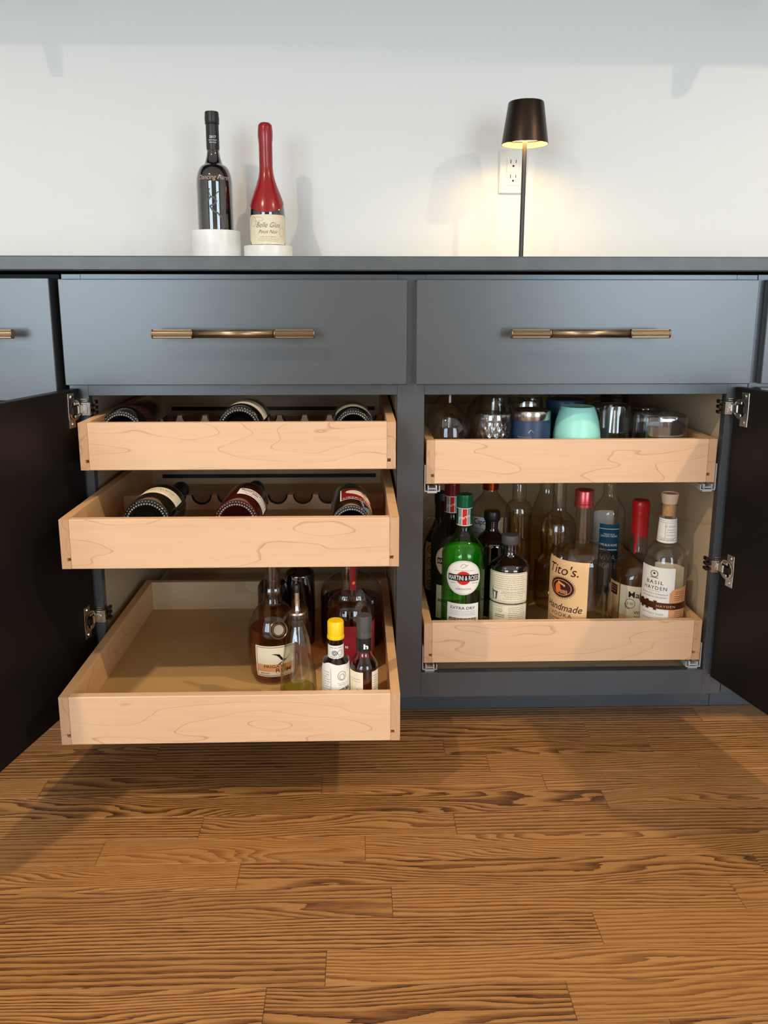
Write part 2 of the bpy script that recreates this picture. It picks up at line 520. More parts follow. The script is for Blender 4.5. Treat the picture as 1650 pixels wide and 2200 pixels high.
class Print:
    def __init__(self, fmap, step=0.004):
        self.bm = bmesh.new()
        self.fmap = fmap
        self.step = step
        self.mats = []

    def mi(self, mat):
        mt = M[mat]
        if mt not in self.mats:
            self.mats.append(mt)
        return self.mats.index(mt)

    def _add(self, V, F, mat, layer, cut=True):
        t = bmesh.new()
        vs = [t.verts.new((x, 0.0, z)) for x, z in V]
        for f in F:
            try:
                t.faces.new([vs[i] for i in f])
            except ValueError:
                pass
        if cut and V:
            for ax in (0, 2):
                lo = min(v.co[ax] for v in t.verts)
                hi = max(v.co[ax] for v in t.verts)
                st = self.step if ax == 0 else self.step * 3
                k = math.floor(lo / st) + 1
                while k * st < hi - 1e-6:
                    pl = Vector((0, 0, 0))
                    pl[ax] = k * st
                    no = Vector((0, 0, 0))
                    no[ax] = 1
                    bmesh.ops.bisect_plane(t, geom=t.verts[:] + t.edges[:] + t.faces[:], plane_co=pl, plane_no=no,
                                           dist=1e-7)
                    k += 1
        m_i = self.mi(mat)
        mp = {v: self.bm.verts.new(self.fmap(v.co.x, v.co.z, layer)) for v in t.verts}
        for f in t.faces:
            try:
                nf = self.bm.faces.new([mp[v] for v in f.verts])
                nf.material_index = m_i
                nf.smooth = True
            except ValueError:
                pass
        t.free()

    def poly(self, pts, mat, layer=0):
        self._add(pts, [tuple(range(len(pts)))], mat, layer)
        return self

    def rect(self, x0, x1, z0, z1, mat, layer=0):
        return self.poly([(x0, z0), (x1, z0), (x1, z1), (x0, z1)], mat, layer)

    def ell(self, cx, cz, rx, rz, mat, layer=0, n=40):
        return self.poly([(cx + rx * math.cos(2 * PI * k / n), cz + rz * math.sin(2 * PI * k / n)) for k in range(n)],
                         mat, layer)

    def ring(self, cx, cz, rx, rz, wd, mat, layer=0, n=40, a0=0.0, a1=2 * PI):
        for k in range(n):
            a, b = a0 + (a1 - a0) * k / n, a0 + (a1 - a0) * (k + 1) / n
            self._add([(cx + rx * math.cos(a), cz + rz * math.sin(a)), (cx + rx * math.cos(b), cz + rz * math.sin(b)),
                       (cx + (rx - wd) * math.cos(b), cz + (rz - wd) * math.sin(b)),
                       (cx + (rx - wd) * math.cos(a), cz + (rz - wd) * math.sin(a))], [(0, 1, 2, 3)], mat, layer, False)
        return self

    def stroke(self, pts, wd, mat, layer=1):
        for (x0, z0), (x1, z1) in zip(pts, pts[1:]):
            d = math.hypot(x1 - x0, z1 - z0) or 1e-9
            nx, nz = -(z1 - z0) / d * wd / 2, (x1 - x0) / d * wd / 2
            self._add([(x0 + nx, z0 + nz), (x0 - nx, z0 - nz), (x1 - nx, z1 - nz), (x1 + nx, z1 + nz)], [(0, 1, 2, 3)],
                      mat, layer, False)
        return self

    def frame(self, x0, x1, z0, z1, wd, mat, layer=1):
        self.rect(x0, x1, z0, z0 + wd, mat, layer)
        self.rect(x0, x1, z1 - wd, z1, mat, layer)
        self.rect(x0, x0 + wd, z0, z1, mat, layer)
        return self.rect(x1 - wd, x1, z0, z1, mat, layer)

    def text(self, s, cx, cz, h, mat='ink', layer=2, width=None, bold=0.0, shear=0.0, spacing=1.0, rot=0.0, arc=None):
        """Cap height h; centred at (cx, cz); width squeezes or stretches it; arc = radius of a curved base line."""
        V, F = text2d(s, bold, shear, spacing)
        if not V:
            return self
        x0, x1 = min(v[0] for v in V), max(v[0] for v in V)
        k = h / 0.70
        kx = (width / (x1 - x0)) if width else k
        W = []
        c, sn = math.cos(rot), math.sin(rot)
        for x, z in V:
            X, Z = (x - (x0 + x1) / 2) * kx, (z - 0.35) * k
            if arc:
                a = X / arc
                X, Z = (arc - Z) * math.sin(a), arc - (arc - Z) * math.cos(a) if arc > 0 else 0
            W.append((cx + X * c - Z * sn, cz + X * sn + Z * c))
        self._add(W, F, mat, layer)
        return self

    def lines(self, x0, x1, zs, mat='grey_ink', h=0.0012, layer=2):
        """Rows of print too small to read: broken thin bars."""
        for z in zs:
            x = x0 + RND.random() * 0.003
            while x < x1 - 0.002:
                wd = 0.002 + RND.random() * 0.006
                self.rect(x, min(x + wd, x1), z, z + h * 0.55, mat, layer)
                x += wd + 0.0012
        return self

    def done(self, name, parent):
        if not self.bm.faces:
            return None
        return build(name, self.bm, self.mats, parent)


def prof_r(prof, z):
    for (r0, z0), (r1, z1) in zip(prof, prof[1:]):
        lo, hi = min(z0, z1), max(z0, z1)
        if lo <= z <= hi and hi - lo > 1e-9 and max(r0, r1) > 0:
            return r0 + (r1 - r0) * (z - z0) / (z1 - z0)
    return max(p[0] for p in prof)


def on_lathe(prof, a0, rref=None):
    def f(s, z, layer):
        r = prof_r(prof, z)
        a = a0 + s / (rref or r)
        d = r + 0.0005 + 0.00022 * layer
        return (d * math.sin(a), -d * math.cos(a), z)
    return f


def facing(x, y):
    return -math.atan2(x, y + 1.464)


# ------------------------------------------------------------------ room shell
x0, x1, y0, y1, z0, z1 = ROOM
for nm, args, lab in (
        ('wall_back', (x0 - .1, x1 + .1, y1, y1 + .1, 0, z1), 'white painted wall behind the counter'),
        ('wall_left', (x0 - .1, x0, y0, y1, 0, z1), 'white painted side wall on the left of the room'),
        ('wall_right', (x1, x1 + .1, y0, y1, 0, z1), 'white painted side wall on the right of the room')):
    o = bx(nm, M['wall'], None, *args, bev=0)
    setp(o, lab, 'wall', kind='structure')
o = bx('ceiling', M['ceil'], None, x0 - .1, x1 + .1, y0 - .1, y1 + .1, z1, z1 + .1, 0)
setp(o, 'flat white ceiling with recessed downlights', 'ceiling', kind='structure')
bm = bmesh.new()
cuts = [x0 - .1] + [v for q in WIN for v in q[:2]] + [x1 + .1]
for a, b in zip(cuts[::2], cuts[1::2]):
    box(bm, a, b, y0 - .1, y0, 0, z1)
for (a, b, c, d) in WIN:
    box(bm, a, b, y0 - .1, y0, 0, c)
    box(bm, a, b, y0 - .1, y0, d, z1)
setp(build('wall_front', bm, M['wall']), 'white wall with two tall windows facing the cabinet', 'wall', kind='structure')
for i, (a, b, c, d) in enumerate(WIN):
    bm = bmesh.new()
    box(bm, a, a + .05, y0 - .08, y0 + .01, c, d)
    box(bm, b - .05, b, y0 - .08, y0 + .01, c, d)
    box(bm, a, b, y0 - .08, y0 + .01, c, c + .05)
    box(bm, a, b, y0 - .08, y0 + .01, d - .05, d)
    for k in (1, 2):
        xm = a + (b - a) * k / 3
        box(bm, xm - .05, xm + .05, y0 - .07, y0, c, d)
    wo = build('window_%d' % (i + 1), bm, M['white'])
    setp(wo, 'tall white framed window on the %s of the front wall' % ('left', 'right')[i], 'window', kind='structure')
    bx('pane', M['clear'], wo, a + .04, b - .04, y0 - .045, y0 - .041, c + .04, d - .04, 0)

# floor: oak strips, each its own piece
PW = 0.0572
S0 = -0.2076
FX0, FX1 = -1.02, 1.14
rows = list(range(-6, 21))
fy1, fy0 = S0 - rows[0] * PW, S0 - (rows[-1] + 1) * PW
bm = bmesh.new()
box(bm, x0, x1, y0, y1, -.05, -.012)
box(bm, x0, FX0, y0, y1, -.012, 0)
box(bm, FX1, x1, y0, y1, -.012, 0)
box(bm, FX0, FX1, y0, fy0, -.012, 0)
box(bm, FX0, FX1, fy1, y1, -.012, 0)
floor = build('floor', bm, M['oak'])
setp(floor, 'stained oak strip floor in front of the cabinet', 'floor', kind='structure')
JO = {-2: (.2375,), -1: (-.0649, .328), 0: (.4204,), 1: (.156,), 2: (-.3995, .009), 3: (-.1794, .6055), 4: (.0458, .5417),
      5: (.3231,), 7: (-.1159,), 8: (.366,)}
for k in rows:
    ya, yb = S0 - (k + 1) * PW, S0 - k * PW
    js = list(JO.get(k, ()))
    if not js:
        js = [FX0 + .3 + RND.random() * 1.4]
    lo, hi = min(js), max(js)
    if lo - FX0 > 0.75:
        js.append(FX0 + 0.1 + RND.random() * (lo - FX0 - 0.5))
    if FX1 - hi > 0.8:
        js.append(hi + 0.35 + RND.random() * (FX1 - hi - 0.5))
    js = sorted([FX0] + js + [FX1])
    for a, b in zip(js, js[1:]):
        bm = bmesh.new()
        g = 0.0002
        box(bm, a + g, b - g, ya + g, yb - g, -.012, 0.0, 0.0005)
        build('plank', bm, M['oak'], floor)

# downlight housings
for i, (x, y) in enumerate(DOWN):
    t = thing('ceiling_light', 'round recessed ceiling downlight on the %s' % ('left', 'right')[i], 'ceiling light',
              (x, y, 2.62), group='recessed downlights')
    lathe_obj('trim_ring', [(0.052, -.001), (0.075, -.006), (0.078, 0), (0.052, 0), (0.052, -.001)], M['white'], t)
    lathe_obj('lens', [(0.0, -.0012), (0.051, -.0012), (0.051, 0)], M['can_glow'], t)

# shelf on brackets above the picture, whose shadow falls on the wall
t = thing('wall_shelf', 'dark wood wall shelf on triangular brackets high above the counter', 'shelf', (0, .66, 1.60))
bx('board', M['counter'], t, -1.7, 1.75, -.34, 0, 0, .04)
for xb in (-.80, .99):
    bm = bmesh.new()
    box(bm, xb - .012, xb + .012, -.33, 0, -.012, 0)
    box(bm, xb - .012, xb + .012, -.33, -.312, -.066, -.010)
    prism(bm, [(-.325, -.066), (-.305, -.066), (-.215, -.010), (-.240, -.010)], 0, xb - .012, xb + .012)
    build('bracket', bm, M['blackcap'], t)

# ------------------------------------------------------------------ cabinet run
DL = (-.5167, .0891)
DR = (.1047, .7119)
DZ = (.6871, .8712)
ZFB, ZOB, ZOT = .0699, .1211, .6669
XO = (-.4833, .0726, .1223, .6793)
cab = thing('base_cabinet', 'charcoal two-bay base cabinet with open doors and pull-out trays', 'cabinet', (0, 0, 0))
P_ = M['paint']
for a, b, c, d in ((-.5167, XO[0], ZFB, .880), (XO[1], XO[2], ZFB, .880), (XO[3], .7170, ZFB, .880)):
    bx('stile', P_, cab, a, b, 0, .019, c, d, .0005)
for c, d in ((ZFB, ZOB), (ZOT, .6935), (.866, .880)):
    for a, b in ((XO[0], XO[1]), (XO[2], XO[3])):
        bx('rail', P_, cab, a, b, 0.0002, .019, c, d, .0003)
for a, b in ((-.515, -.4965), (.1050, .1220), (.0728, .0895), (.6925, .7165)):
    bx('side_panel', M['ply_y'], cab, a, b, .0195, .62, ZFB, .880, 0)
for a, b in ((-.4965, .0728), (.1220, .6925)):
    bx('back_panel', M['ply_x'], cab, a, b, .61, .62, ZFB + .02, .879, 0)
    bx('bottom_panel', M['ply_x'], cab, a, b, .0195, .61, .100, .1185, 0)
    bx('top_panel', M['ply_x'], cab, a, b, .0195, .61, .8625, .879, 0)
    bx('drawer_box', M['ply_x'], cab, a + .02, b - .02, .0195, .50, .730, .845, 0)


def grip(parent, cx, L=.2775):
    """Bar pull: smooth centre, ribbed ends between plain collars, two posts."""
    bm = bmesh.new()

    def cyl(xa, xb, n, rf, smooth):
        A = [bm.verts.new((xa, rf(k) * math.cos(2 * PI * k / n), rf(k) * math.sin(2 * PI * k / n))) for k in range(n)]
        B = [bm.verts.new((xb, v.co.y, v.co.z)) for v in A]
        for k in range(n):
            bm.faces.new((A[k], B[k], B[(k + 1) % n], A[(k + 1) % n])).smooth = smooth
        bm.faces.new(A)
        bm.faces.new(B)

    for s in (-1, 1):
        e0, e1 = L / 2 - .0695, L / 2
        cyl(s * (e0 + .002), s * (e1 - .0018), 56, lambda k: .0078 if k % 4 < 2 else .0066, False)
        cyl(s * e0, s * (e0 + .0022), 28, lambda k: .0080, True)
        cyl(s * (e1 - .0020), s * e1, 28, lambda k: .0079, True)
        n = 14
        pa = [bm.verts.new((s * .096 + .005 * math.cos(2 * PI * k / n), 0, .005 * math.sin(2 * PI * k / n))) for k in range(n)]
        pb = [bm.verts.new((v.co.x, .0335, v.co.z)) for v in pa]
        for k in range(n):
            bm.faces.new((pa[k], pb[k], pb[(k + 1) % n], pa[(k + 1) % n])).smooth = True
    cyl(-L / 2 + .0700, L / 2 - .0700, 32, lambda k: .0070, True)
    o = build('handle', bm, M['brass'], parent, loc=(cx, -.0535, .7785))
    return setp(o, 'aged brass bar handle with ribbed ends')


for (a, b), hc in ((DL, -.2118), (DR, .4056)):
    f = bx('drawer_front', P_, cab, a, b, -.019, -.0006, DZ[0], DZ[1], .0012)
    grip(f, hc)


def hinge_cup(parent, s, zc):
    """Cup half of a concealed hinge on a door's inner face. s = +1 when the door runs along local +x."""
    bm = bmesh.new()
    u = lambda v: s * v
    X = lambda a, b: (min(u(a), u(b)), max(u(a), u(b)))
    box(bm, *X(.030, .0415), 0, .0022, zc - .031, zc + .031, .0006)
    for q in (-1, 1):
        box(bm, *X(.022, .0415), .0, .0026, zc + q * .023 - .008, zc + q * .023 + .008, .0006)
        n = 12
        cc = [bm.verts.new((u(.031) + .0036 * math.cos(2 * PI * k / n), .0045, zc + q * .024 + .0036 * math.sin(2 * PI * k / n)))
              for k in range(n)]
        cd = [bm.verts.new((u(.031) + .0042 * math.cos(2 * PI * k / n), .0024, zc + q * .024 + .0042 * math.sin(2 * PI * k / n)))
              for k in range(n)]
        bm.faces.new(cc)
        for k in range(n):
            bm.faces.new((cc[k], cd[k], cd[(k + 1) % n], cc[(k + 1) % n]))
    n = 28
    ro = [bm.verts.new((u(.022) + .0185 * math.cos(2 * PI * k / n), .0030, zc + .0185 * math.sin(2 * PI * k / n))) for k in range(n)]
    ri = [bm.verts.new((u(.022) + .0150 * math.cos(2 * PI * k / n), .0030, zc + .0150 * math.sin(2 * PI * k / n))) for k in range(n)]
    rd = [bm.verts.new((u(.022) + .0150 * math.cos(2 * PI * k / n), .0008, zc + .0150 * math.sin(2 * PI * k / n))) for k in range(n)]
    for k in range(n):
        k2 = (k + 1) % n
        bm.faces.new((ro[k], ro[k2], ri[k2], ri[k]))
        bm.faces.new((ri[k], ri[k2], rd[k2], rd[k])).material_index = 1
    bm.faces.new(rd).material_index = 1
    box(bm, *X(.004, .020), .001, .0085, zc - .0075, zc + .0075, .0015)
    box(bm, *X(.020, .034), .001, .0055, zc - .0062, zc + .0062, .001, 1)
    for q in (-1, 1):
        box(bm, *X(.012, .026), .001, .0048, zc + q * .0115 - .0028, zc + q * .0115 + .0028, .001)
    box(bm, *X(-.004, .006), .002, .0095, zc - .006, zc + .006, .001)
    return build('hinge', bm, [M['nickel'], M['nickel_d']], parent)


def hinge_clip(parent, xe, s, zc):
    """Frame half: wraps the inner edge of the stile. xe = opening edge, s = +1 when the stile lies towards +x."""
    bm = bmesh.new()
    X = lambda a, b: (min(xe + s * a, xe + s * b), max(xe + s * a, xe + s * b))
    box(bm, *X(-.002, .0165), -.0075, -.0002, zc - .0130, zc + .0120, .0010)
    box(bm, *X(.001, .0135), -.0090, -.0070, zc - .0095, zc + .0085, .0007)
    for q in (.0135, .0170):
        box(bm, *X(.001, .016), -.0060, -.0004, zc + q - .0010, zc + q + .0010, .0004)
    n = 14
    c0 = [bm.verts.new((xe + s * .0072 + .0042 * math.cos(2 * PI * k / n), -.0104, zc + .0042 * math.sin(2 * PI * k / n))) for k in range(n)]
    c1 = [bm.verts.new((v.co.x, -.0088, v.co.z)) for v in c0]
    bm.faces.new(c0)
    for k in range(n):
        bm.faces.new((c0[k], c1[k], c1[(k + 1) % n], c0[(k + 1) % n]))
    box(bm, *X(-.0035, -.0003), -.0070, .0200, zc - .0125, zc + .0115, .0008)
    box(bm, *X(-.0095, -.0035), .0060, .0200, zc - .0130, zc - .0070, .001, 1)
    box(bm, *X(-.0095, -.0035), .0060, .0200, zc - .0030, zc + .0030, .001, 1)
    box(bm, *X(-.0095, -.0035), .0060, .0200, zc + .0060, zc + .0130, .001, 1)
    return setp(build('hinge_clip', bm, [M['nickel'], M['nickel_d']], parent), 'bright nickel hinge clip')


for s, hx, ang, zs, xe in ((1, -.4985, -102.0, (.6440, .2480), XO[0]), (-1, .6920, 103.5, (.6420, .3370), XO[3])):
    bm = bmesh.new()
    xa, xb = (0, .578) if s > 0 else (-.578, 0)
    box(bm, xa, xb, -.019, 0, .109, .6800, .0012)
    d = build('door', bm, M['paint_shaded'], cab, loc=(hx, -.0045, 0))
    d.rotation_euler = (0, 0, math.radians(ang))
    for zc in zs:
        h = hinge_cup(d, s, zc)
        setp(h, 'bright nickel hinge cup with screws')
        hinge_clip(cab, xe, -s, zc)


def slide(parent, x, s, y0_, y1_, zb):
    """Undermount runner: a thin outer flange and a folded channel under the tray side. s = +1 when the cabinet side is at +x."""
    bm = bmesh.new()
    X = lambda a, b: (min(x + s * a, x + s * b), max(x + s * a, x + s * b))
    box(bm, *X(.0015, .0030), y0_, y1_, zb - .014, zb + .036)
    box(bm, *X(-.026, .0030), y0_, y1_, zb - .0150, zb - .0135)
    box(bm, *X(-.026, -.0245), y0_, y1_, zb - .0135, zb - .004)
    box(bm, *X(-.019, -.004), y0_ - .001, y1_, zb - .0105, zb - .0085)
    box(bm, *X(-.0205, -.018), y0_ - .001, y1_, zb - .0120, zb - .0030)
    box(bm, *X(-.005, -.003), y0_ - .001, y1_, zb - .0120, zb - .0030)
    box(bm, *X(-.021, -.002), y0_ + .001, y0_ + .010, zb - .0185, zb - .0150, .0006)
    return setp(build('slide', bm, M['zinc'], parent), 'bright steel drawer slide')


def tray(xa, xb, yf, zt, zb, depth=.552, slot=False):
    t = bpy.data.objects.new('pull_out_tray', None)
    t.empty_display_size = .02
    COL.objects.link(t)
    t.parent = cab
    T = .0150
    H = zt - zb
    t.location = ((xa + xb) / 2, yf, zb)
    hw = (xb - xa) / 2
    bx('front_panel', M['maple'], t, -hw + T + .0002, hw - T - .0002, 0, T, -.0002, H, .0010)
    for s in (-1, 1):
        o, i = s * hw, s * (hw - T)
        g = s * (hw - T + .006)
        pts = [(o, 0), (o, H), (i, H), (i, .0185), (g, .0185), (g, .0125), (i, .0125), (i, 0)]
        bm = bmesh.new()
        prism(bm, pts, 1, .0004, depth, 0)
        for f in bm.faces:
            if abs(f.normal.y) > .9 or (f.calc_center_median().y < .001):
                f.material_index = 1
        build('side_panel', bm, [M['maple_y'], M['maple_end']], t)
    bm = bmesh.new()
    if slot:
        zs = H * .44
        box(bm, -hw + T, hw - T, depth - T, depth - .0004, 0, zs - .0045)
        box(bm, -hw + T, hw - T, depth - T, depth - .0004, zs + .0045, H)
        box(bm, -hw + T, -hw + T + .022, depth - T, depth - .0004, zs - .0045, zs + .0045)
        box(bm, hw - T - .010, hw - T, depth - T, depth - .0004, zs - .0045, zs + .0045)
    else:
        box(bm, -hw + T, hw - T, depth - T, depth - .0004, 0, H, .0008)
    build('back_panel', bm, M['ply_x'], t)
    if slot:
        bx('slot_shade_strip', M['blackcap'], t, -hw + T + .0225, hw - T - .0105, depth - T + .0015, depth - .001, zs - .0044, zs + .0044, 0)  # black strip added to stand for the dark inside the open slot
    bx('bottom_panel', M['tray_bottom'], t, -hw + T - .005, hw - T + .005, T - .004, depth - T + .003, .0128, .0182, 0)
    return t, hw


def rack(t, hw, xs, y, zb, ztop, r, rim=None):
    """Scalloped bottle cradle across a tray; xs = centres of the cut-outs in tray coordinates."""
    T = .0150
    pts = [(-hw + T + .001, zb), (hw - T - .001, zb), (hw - T - .001, ztop)]
    for c in sorted(xs, reverse=True):
        n = 12
        for k in range(n + 1):
            a = PI * k / n
            pts.append((c + r * math.cos(a), ztop - r * math.sin(a) * .95))
    pts.append((-hw + T + .001, ztop))
    bm = bmesh.new()
    side = prism(bm, pts, 1, y, y + .019)
    build('bottle_cradle', bm, M['maple'], t)
    for c in xs:
        bm = bmesh.new()
        n = 12
        for k in range(n):
            a, b = PI * k / n, PI * (k + 1) / n
            q = []
            for ang, rr in ((a, r), (b, r), (b, r - .0034), (a, r - .0034)):
                q.append((c + rr * math.cos(ang), ztop - rr * math.sin(ang) * .95))
            prism(bm, q, 1, y - .0012, y + .0050)
        build('cradle_lining', bm, M['blackcap'], t)


trays = {}
LX = (-.4785, .0667)
RX = (.1280, .6734)
for key, (xa, xb), yf, zt, zb, sl in (('lt', LX, -.0833, .6292, .5466, True), ('lm', LX, -.2039, .4914, .4088, True),
                                      ('lb', LX, -.2651, .2153, .1327, False), ('rt', RX, .0085, .5812, .4985, False),
                                      ('rb', RX, .0075, .2217, .1390, False)):
    t, hw = tray(xa, xb, yf, zt, zb, slot=sl)
    trays[key] = t
    ys = .004 if key[0] == 'l' else yf - .0005
    for s, xx in ((-1, xa), (1, xb)):
        slide(t, xx - (xa + xb) / 2, s, ys - yf, .50 - yf, 0)
cxl = (LX[0] + LX[1]) / 2
p = .0500
rack(trays['lm'], hw, [(-.3589 + .05 * k) - cxl for k in range(-1, 8)], .10 - -.2039, .0185, .457 - .4088, .0200)
rack(trays['lm'], hw, [v - cxl for v in (-.3476, -.2540, -.2004 + .028, -.0925, -.0108)], -.135 + .2039, .0185, .4700 - .4088, .0350)
rack(trays['lt'], hw, [(-.4330 + .0502 * k) - cxl for k in range(0, 10)], .16 + .0833, .0185, .6075 - .5466, .0205)
rack(trays['lt'], hw, [v - cxl for v in (-.4134, -.31, -.2073, -.1073, -.0073)], -.012 + .0833, .0185, .604 - .5466, .0350)

# toe kick, neighbours, counter
bx('toe_kick', P_, cab, -.531, .735, .081, .096, .0005, .0735)
bx('underside', P_, cab, -.515, .7165, .0195, .40, .0700, .0720, 0)

nb = thing('base_cabinet', 'charcoal cabinet cut off by the left edge of the photo', 'cabinet', (-1.1, 0, 0),
           group=None)
bx('toe_kick', P_, nb, -.5, .5685, .081, .096, .0005, .0735)
bx('body', M['black'], nb, -.5, .5695, .030, .62, .075, .880, 0)  # charcoal body coloured black for the shade under the counter and in the gap
f = bx('drawer_front', P_, nb, -.20, .5680, -.019, .0290, .6600, .8728, .0012)
grip(f, .3753)
bx('door', P_, nb, -.20, .5680, -.019, .0290, .10, .6560, .0012)
nb2 = thing('base_cabinet', 'charcoal cabinet cut off by the right edge of the photo', 'cabinet', (1.2, 0, 0))
bx('toe_kick', P_, nb2, -.4645, .5, .081, .096, .0005, .0735)
bx('body', M['paint'], nb2, -.4815, .5, .0005, .62, .075, .880, 0)
f = bx('drawer_front', P_, nb2, -.4690, .3, -.019, 0, .6871, .8712, .0012)
grip(f, -.08)
bx('door', P_, nb2, -.4690, .3, -.019, 0, .10, .6800, .0012)

bm = bmesh.new()
box(bm, -1.65, 1.75, -.030, .6595, .8850, .9097, .0022)
o = build('countertop', bm, M['counter'])
setp(o, 'long dark slate-grey countertop over the cabinets', 'countertop')

# ------------------------------------------------------------------ bottle kit
def prof_bottle(rb, rn, H, z_sh, z_nk, base=.006, kind='s', lip=.0015, lip_h=.012, punt=.006):
    pts = [(0, punt), (rb * .55, punt * .6), (rb * .82, 0), (rb - base * .35, .0012), (rb, base)]
    pts.append((rb, z_sh * .5 + base * .5))
    n = 14
    for k in range(n + 1):
        t_ = k / n
        if kind == 's':
            r, z = rn + (rb - rn) * (1 + math.cos(PI * t_)) / 2, z_sh + (z_nk - z_sh) * t_
        elif kind == 'round':
            r, z = rn + (rb - rn) * math.cos(t_ * PI / 2), z_sh + (z_nk - z_sh) * math.sin(t_ * PI / 2)
        elif kind == 'bord':
            if t_ < .6:
                q = t_ / .6
                r, z = rb - (rb - rn) * .72 * (1 - math.cos(q * PI / 2)), z_sh + (z_nk - z_sh) * .55 * math.sin(q * PI / 2)
            else:
                q = (t_ - .6) / .4
                r, z = rn + (rb - rn) * .28 * (1 - math.sin(q * PI / 2)), z_sh + (z_nk - z_sh) * (.55 + .45 * q)
        elif kind == 'slope':
            r, z = rb + (rn - rb) * t_, z_sh + (z_nk - z_sh) * t_
        else:
            r, z = rn + (rb - rn) * (1 - t_ ** 1.6), z_sh + (z_nk - z_sh) * t_
        pts.append((r, z))
    pts += [(rn, H - lip_h - .002), (rn + lip, H - lip_h), (rn + lip, H - .001), (rn - .001, H), (0, H)]
    out = [pts[0]]
    for q in pts[1:]:
        if abs(q[0] - out[-1][0]) + abs(q[1] - out[-1][1]) > 1e-5:
            out.append(q)
    return out


def inner(prof, level, t_=.0028, zb=.006):
    """Liquid: the inside of a bottle profile up to a level."""
    pts = [(0, zb)]
    zs = [zb + (level - zb) * k / 14 for k in range(15)]
    for z in zs:
        r = prof_r(prof, max(z, .008)) - t_
        pts.append((max(r, .002), z))
    pts.append((0, level))
    return pts


def cap_prof(r, z0_, z1_, rim=.0012):
    return [(0, z0_), (r, z0_), (r, z1_ - rim), (r - rim, z1_), (0, z1_)]


def bottle(name, label, x, y, z, prof, glass, liquid=None, level=0, cap=None, capm='blackcap', group=None, rz=None, seg=56,
           cat='bottle', **kw):
    t = thing(name, label, cat, (x, y, z), group=group)
    b = lathe_obj('glass_body', prof, M[glass], t, seg, 40, **kw)
    if liquid:
        lathe_obj('liquid', inner(prof, level), M[liquid], t, seg, 40, **kw)
    if cap:
        lathe_obj('cap', cap, M[capm], t, 40, 30)
    t['face'] = facing(x, y)
    return t


def lab(t, prof, ang, rref=None, step=.004):
    return Print(on_lathe(prof, t['face'] + ang, rref), step)


G_SP = 'spirit bottles in the lower right tray'
G_BAR = 'bottles in the bottom left tray'
G_WN = 'wine bottles lying in the left trays'
G_GL = 'glasses upside down in the upper right tray'

# ---- counter top: two wine bottles in marble coasters, lamp, outlet
CZ = .9097
for x, top, hr, lbl in ((-.327, .9930, .0376, 'tall round white marble wine coaster under the plain black bottle'),
                    (-.2070, .9594, .0171, 'low round white marble wine coaster under the red-waxed bottle')):
    t = thing('wine_coaster', lbl, 'coaster', (x, .50, CZ), group='marble wine coasters on the counter')
    h = top - CZ
    lathe_obj('marble_ring', [(0, 0), (.054, 0), (.0563, .002), (.0563, h - .003), (.0545, h), (.0445, h), (.0435, h - .002),
                              (.0435, hr), (0, hr)], M['marble'], t, 56)

pf = prof_bottle(.0405, .0135, .3050, .1500, .2260, kind='bord')
t = bottle('wine_bottle', 'black wine bottle with script lettering in the taller marble coaster', -.327, .50, .9475, pf, 'darkglass')
cp = [(prof_r(pf, .2270) + .0006, .2240), (.0148, .2300), (.0146, .2780), (.0160, .2800), (.0164, .2930), (.0156, .2985), (.0160, .3010),
      (.0150, .3058), (0, .3062)]
setp(lathe_obj('foil_capsule', cp, M['blackcap'], t, 40), 'black foil capsule')
q = lab(t, pf, 0)
q.text('Dancing Hares', 0, .1610, .0105, 'pink_i', 0, width=.078, shear=.35, bold=-.004)
q.stroke([(-.016, .110), (-.010, .118), (-.002, .116), (.004, .108), (-.004, .100), (-.012, .098), (-.006, .088), (.006, .082), (.014, .072)], .0035, 'etch', 0)
q.stroke([(-.010, .118), (-.014, .130), (-.011, .136)], .0022, 'etch', 0)
q.stroke([(.000, .116), (.004, .126), (.010, .130)], .0022, 'etch', 0)
q.stroke([(.020, .112), (.024, .094), (.018, .080), (.022, .060)], .005, 'etch', 0)
q.done('etched_lettering', t)
q = Print(on_lathe([(.0152, .22), (.0150, .30)], t['face']))
q.text('2017', 0, .2505, .0052, 'white_i', 0, width=.0150, bold=.01)
q.text('NAPA VALLEY', 0, .2435, .0026, 'white_i', 0, width=.019)
q.text('RED WINE', 0, .2385, .0028, 'white_i', 0, width=.015)
q.done('vintage_lettering', t)

pf = prof_bottle(.0410, .0140, .3000, .1020, .2080, kind='s')
t = bottle('wine_bottle', 'dark wine bottle dipped in red wax in the lower marble coaster', -.2072, .50, .9270, pf, 'darkglass')
bm = bmesh.new()
nz, na = 26, 56
zt_ = .2985
grid = []
for k in range(na):
    a = 2 * PI * k / na
    zc = .1290 - .024 * math.cos(a + PI / 2 + .0) * -1 * -1
    col = []
    for j in range(nz + 1):
        z = zc + (zt_ - zc) * j / nz
        r = prof_r(pf, min(z, .285)) + .0014
        if z > .262:
            r = .0158 + .0012 * math.sin((z - .262) / .036 * PI)
        col.append(bm.verts.new((r * math.cos(a), r * math.sin(a), z)))
    grid.append(col)
for k in range(na):
    for j in range(nz):
        bm.faces.new((grid[k][j], grid[(k + 1) % na][j], grid[(k + 1) % na][j + 1], grid[k][j + 1]))
topv = bm.verts.new((0, 0, .3055))
mid = [bm.verts.new((.0115 * math.cos(2 * PI * k / na), .0115 * math.sin(2 * PI * k / na), .3035)) for k in range(na)]
for k in range(na):
    bm.faces.new((grid[k][nz], grid[(k + 1) % na][nz], mid[(k + 1) % na], mid[k]))
    bm.faces.new((mid[k], mid[(k + 1) % na], topv))
setp(build('wax_seal', bm, M['wax'], t, True, 50), 'glossy red wax over neck and shoulder')
q = lab(t, pf, .02)
W2, ZA, ZB = .0525, .0345, .1000
c_ = .008
